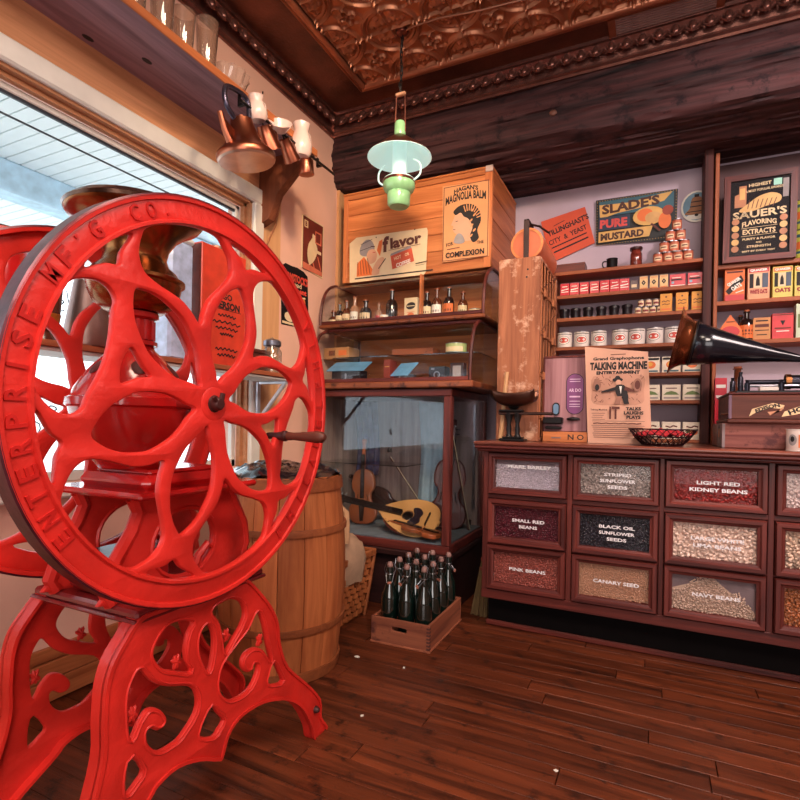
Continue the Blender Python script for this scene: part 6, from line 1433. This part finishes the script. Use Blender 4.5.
# kettle and measures hanging
ky = PX(248, 160, XR_+.0).y
kt = thing('copper_kettle', 'large copper kettle with a broad silvery base hanging from the rod', 'kettle', (XR_+.01, ky-.02, PX(248, 160, XR_).z-.012), rot=(R(8), R(-4), 0)); kt.scale = (1.0,)*3
MB().lathe([(0, -.012), (.118, -.012), (.124, -.004)], 36).build('tinned_base', mat('tinned_copper', (190, 150, 132), .3, .8), kt)
MB().lathe([(.124, -.004), (.127, .004), (.127, .02), (.120, .028), (.095, .048), (.068, .09), (.052, .14), (.048, .165), (.044, .168), (0, .172)], 36).build('body', COPPER, kt)
MB().lathe([(0, .172), (.012, .174), (.014, .186), (0, .192)], 12).build('lid_knob', COPPER, kt)
MB().tube([(0, -.085, .035), (0, -.115, .09), (0, -.13, .155)], [.018, .014, .012], 12).prism([(-.05, .10), (-.12, .14), (-.10, .06)], -.003, .003, lambda p, q, h: (h, p, q)).build('spout', COPPER, kt)
MB().tube(cr3([(0, -.046, .16), (0, -.085, .20), (0, -.085, .255), (0, -.055, .285), (0, .035, .285), (0, .062, .255), (0, .055, .20), (0, .046, .16)]), .0115, 10).build('handle', mat('kettle_handle', (80, 74, 92), .25, .8), kt)
for (u, v, s_, rx, lb) in ((268, 140, .052, 35, 'copper measure hanging next to the kettle'), (289, 152, .042, 42, 'middle copper measure on the rod'), (306, 166, .040, 8, 'last copper measure at the end of the rod')):
    P_ = PX(u, v, XR_); g = thing('copper_measure', lb, 'measure', tuple(P_), rot=(R(rx), 0, 0), group=None)
    MB().lathe([(0, -.045), (s_*.95, -.045), (s_, -.042), (s_*.8, .02), (s_*.62, .055), (s_*.66, .06), (s_*.58, .055), (s_*.9, -.03), (0, -.035)], 24).build('body', COPPER, g)
    MB().tube([(0, s_*.6, .05), (0, s_*1.5, .045), (0, s_*1.5, -.0), (0, s_*.95, -.03)], .006, 8).build('handle', COPPER, g)
    MB().tube([(0, -.0, .055), (0, .0, .085)], .004, 6).build('hook', BLACKM, g)
pA, pB = PX(281, 200, WL+.02), PX(265, 248, WL+.02)
o = MB().tube([tuple(pA), (pA.x, (pA.y*.45+pB.y*.55)+.03, (pA.z*.5+pB.z*.5)), tuple(pB)], .007, 6, flat=.5).build('leather_strap', mat('strap_tan', (176, 116, 80), .6)); tag(o, 'narrow tan strap hanging on the wall below the shelf bracket', 'strap')

# ------------------------------------------------------------------ prints on the window wall
def lsign(name, label, pts, m_, fn):
    P_ = [PX(u, v, WL) for u, v in pts]; cy = (min(p.y for p in P_)+max(p.y for p in P_))/2; cz = (min(p.z for p in P_)+max(p.z for p in P_))/2
    t = thing(name, label, 'poster', (WL+.001, cy, cz)); MB().prism([(p.y-cy, p.z-cz) for p in P_], 0, .004, lambda p, q, h: (h, p, q)).build('panel', m_, t)
    D = Deco(onleft(.004, 0, 0)); fn(D, (max(p.y for p in P_)-min(p.y for p in P_))/2, (max(p.z for p in P_)-min(p.z for p in P_))/2); D.build('print', t)
MAR = mat('maroon_poster', (112, 40, 32), .6)
def pr1(D, w, h):
    D.rect(-w+.008, -h+.010, w-.008, h-.010, MAR); D.rect(-w+.02, h-.075, -w+.06, h-.03, CREAM); D.text('B', -w+.04, h-.052, .02, .03, MAR, bold=.04)
    D.poly(smooth_loop([(-.03, .03), (.0, .06), (.03, .03), (.05, -.01), (.03, -.06), (.0, -.10), (-.04, -.12), (-.06, -.06), (-.05, 0)], 3), CREAM); D.oval(.015, .065, .025, .028, CREAM); D.oval(.02, .09, .024, .012, MAR)
    D.rect(.02, .03, .09, .11, mat('coral_print', (206, 110, 84), .6)); D.rect(.03, .04, .08, .10, MAR); D.rect(.02, -.03, .09, -.01, CREAM); D.line([(-.03, -.11), (-.05, -.15)], .014, CREAM); D.line([(.0, -.10), (.02, -.14)], .012, mat('coral_print', (206, 110, 84)))
    D.poly([(-w+.01, -h+.012), (w-.01, -h+.012), (w-.01, -h+.04), (-w+.01, -h+.055)], mat('coral_print', (206, 110, 84))); D.line([(.05, -.05), (.09, -.13)], .01, mat('coral_print', (206, 110, 84)))
lsign('maroon_poster', 'narrow maroon and cream poster of a seated figure on the window wall', [(302, 214), (323, 226), (322, 279), (301, 267)], CREAM, pr1)
def pr2(D, w, h):
    D.text("COMSTOCK'S", 0, h*.62, w*1.75, .05, mat('coral_red_print', (216, 72, 56), .6), bold=.05); D.text('Dead', 0, h*.42, w*.8, .03, CREAM); D.text('Liniment', 0.01, h*.25, w*1.4, .034, mat('coral_red_print', (216, 72, 56)), bold=.04); D.line([(-w*.5, h*.08), (-w*.2, h*.04), (w*.1, h*.08), (w*.4, h*.04), (w*.7, h*.07)], .010, CREAM)
    D.oval(w*.45, -h*.35, .03, .075, mat('orange_print', (220, 110, 52)), a=-.3); D.oval(-w*.4, -h*.7, .05, .03, CREAM); D.rect(-w*.9, -h*.95, w*.6, -h*.88, CREAM)
lsign('liniment_sign', 'black arched liniment sign with red lettering on the window wall', [(281, 324), (281, 266), (285, 263), (291, 266), (297, 268), (303, 272), (307, 277), (308, 328), (306, 329)], mat('sign_black_gloss', (22, 18, 22)), pr2)

# ------------------------------------------------------------------ low shelf across the window
z2 = PX(285, 374, -1.75).z
ws = thing('window_shelf', 'narrow board shelf across the window on a white iron bracket', 'shelf', (WL+.06, 0, z2))
MB().box((0, -.6, -.022), (.20, 2.30, 0), .003).build('shelf_board', wood('window_shelf_wood', (150, 74, 48), (196, 116, 80), 'y', .5), ws)
MB().box((0, -.6, -.035), (.19, 2.28, -.0225), .003).build('white_underboard', WHP, ws)
for yy in (2.24, .3):
    MB().box((.0, yy, -.05), (.18, yy+.022, -.036), .002).tube([(.17, yy+.011, -.045), (.0, yy+.011, -.24)], .011, 8).box((-.02, yy, -.27), (-.005, yy+.022, -.036), .002).build('iron_bracket', mat('white_iron', (206, 206, 214), .35, .4), ws)
zz2 = z2+.001
TC1 = mat('red_orange_tin', (206, 62, 42), .4, var=.18, scale=14)
ya, yb2 = PX(201, 300, -1.80).y, PX(246, 300, -1.80).y
tn = thing('coffee_tin', 'large square red-orange coffee tin with black lettering on the window shelf', 'tin', (-1.80, ya, zz2))
tw_, thh = yb2-ya, PX(201, 240, -1.80).z-zz2
MB().box((-.125, 0, 0), (0, tw_, thh), .006).build('body', TC1, tn)
MB().box((-.12, -.002, .01), (-.004, .0015, thh-.01)).build('worn_side', mat('worn_brown_tin', (104, 46, 34), .4, .3, var=.35, scale=20), tn)
MB().lathe([(0, thh), (.045, thh), (.045, thh+.018), (.035, thh+.022), (0, thh+.022)], 20, c=(-.062, tw_/2, 0)).build('cap', mat('cap_tin', (160, 120, 100), .4, .6), tn)
D = Deco(onleft(.0, 0, 0)); cy = tw_*.5
cy = tw_*.56; D.text('GO', cy, thh*.60, tw_*.22, .030, INK, bold=.04); D.text('CERSON', cy, thh*.525, tw_*.58, .036, INK, bold=.05); D.rect(tw_*.25, thh*.485, tw_*.88, thh*.49, INK)
def squig(cx_, z_, w_, a_, t_): D.line([(cx_-w_/2+w_*q/16, z_+a_*sin(q*2.1)+a_*.8*cos(pi*(q-8)/16)) for q in range(17)], t_, INK)
for (z_, w_) in ((.43, .40), (.37, .62), (.32, .5), (.27, .3), (.14, .5), (.09, .4)): squig(cy, thh*z_, tw_*w_, .007, .006)
D.build('printed_lettering', tn)
PG = mat('pale_blue_glass', (176, 190, 222), .12, var=.25, scale=25, coat=.6)
yq = PX(172, 300, -1.84).y
g = thing('glass_canister', 'tall pale blue glass canister left of the red coffee tin', 'canister', (-1.85, yq+.03, zz2)); MB().box((-.05, -.075, 0), (.05, .05, .50), .012).build('body', PG, g); MB().box((-.052, -.077, .50), (.052, .052, .525), .008).build('lid', WHP, g)
yq = PX(256, 360, -1.80).y
g = thing('wooden_trinket_box', 'small brown wooden box beside the red coffee tin', 'box', (-1.86, yq+.045, zz2)); MB().box((-.05, -.075, 0), (.06, .065, .09), .004).build('body', DKWOODY, g); MB().box((-.053, -.078, .09), (.063, .068, .112), .006).build('lid', DKWOODY, g)
yq = PX(272, 360, -1.80).y
g = thing('glass_jar', 'clear glass jar with a wire lid at the end of the window shelf', 'jar', (-1.80, yq, zz2)); MB().lathe([(0, 0), (.045, 0), (.05, .01), (.05, .11), (.038, .13), (.038, .14)], 20).build('glass_body', glass('jar_glass', (.85, .85, .85), 1.6, .04, .2, (170, 150, 140)), g); MB().lathe([(.04, .138), (.046, .142), (.046, .165), (.03, .175), (0, .176)], 20).build('lid', mat('zinc_lid', (120, 124, 140), .3, .8), g)
MB().tube([(0, -.046, .11), (0, -.05, .16), (0, 0, .185), (0, .05, .16), (0, .046, .11)], .0025, 5).build('wire_bail', STEEL, g)
yq = PX(6, 300, -1.84).y
can('red_canister', 'round red canister with a dark lid at the left end of the window shelf', 'canister', (-1.86, yq-.02, zz2), .085, .33, REDG, None, rim=mat('lid_bronze', (88, 62, 50)))
yq = PX(46, 320, -1.80).y
g = thing('brown_vase', 'dark brown jar with a gold band left on the window shelf', 'jar', (-1.82, yq, zz2))
MB().lathe([(0, 0), (.045, 0), (.03, .03), (.042, .05), (.050, .08), (.060, .22), (.05, .24), (0, .24)], 22).build('body', mat('brown_glaze', (84, 40, 28), .25, coat=.4), g); MB().lathe([(.0440, .055), (.0475, .055), (.053, .09), (.0515, .09)], 22).build('gold_band', mat('gold_band', (196, 122, 50), .3, .7), g)
yq = PX(93, 330, -1.80).y
g = thing('pewter_pot', 'conical pewter coffee pot on the window shelf behind the mill', 'pot', (-1.82, yq, zz2))
MB().lathe([(0, 0), (.085, 0), (.088, .01), (.05, .24), (.052, .25), (0, .27)], 26).build('body', mat('pewter', (140, 112, 104), .35, .8, var=.25), g); MB().tube([(0, .055, .20), (0, .11, .19), (0, .12, .10), (0, .085, .05)], .008, 8).build('handle', BLACKM, g)

# paper scraps on the floor
for k, (u, v, lb) in enumerate(((357, 657, 'tiny white paper scrap on the floor in front of the bottle crate'), (362, 716, 'tiny white paper scrap on the floor right of the mill foot'), (404, 668, 'tiny crumb of white paper on the floor right of the crate scrap'), (556, 771, 'tiny white speck of paper near the lower middle of the floor'))):
    P_ = PZ(u, v, 0); o = MB().prism([(-.010, -.004), (.004, -.007), (.011, .002), (.0, .008), (-.007, .004)], 0, .0025, lambda p, q, h: (p*(1.2 if k == 0 else .7), q*(1.2 if k == 0 else .7), h+.003*abs(p)*60*.02)).build('paper_scrap', WHITE, None, (P_.x, P_.y, .0005), (0, 0, k)); tag(o, lb, 'paper')
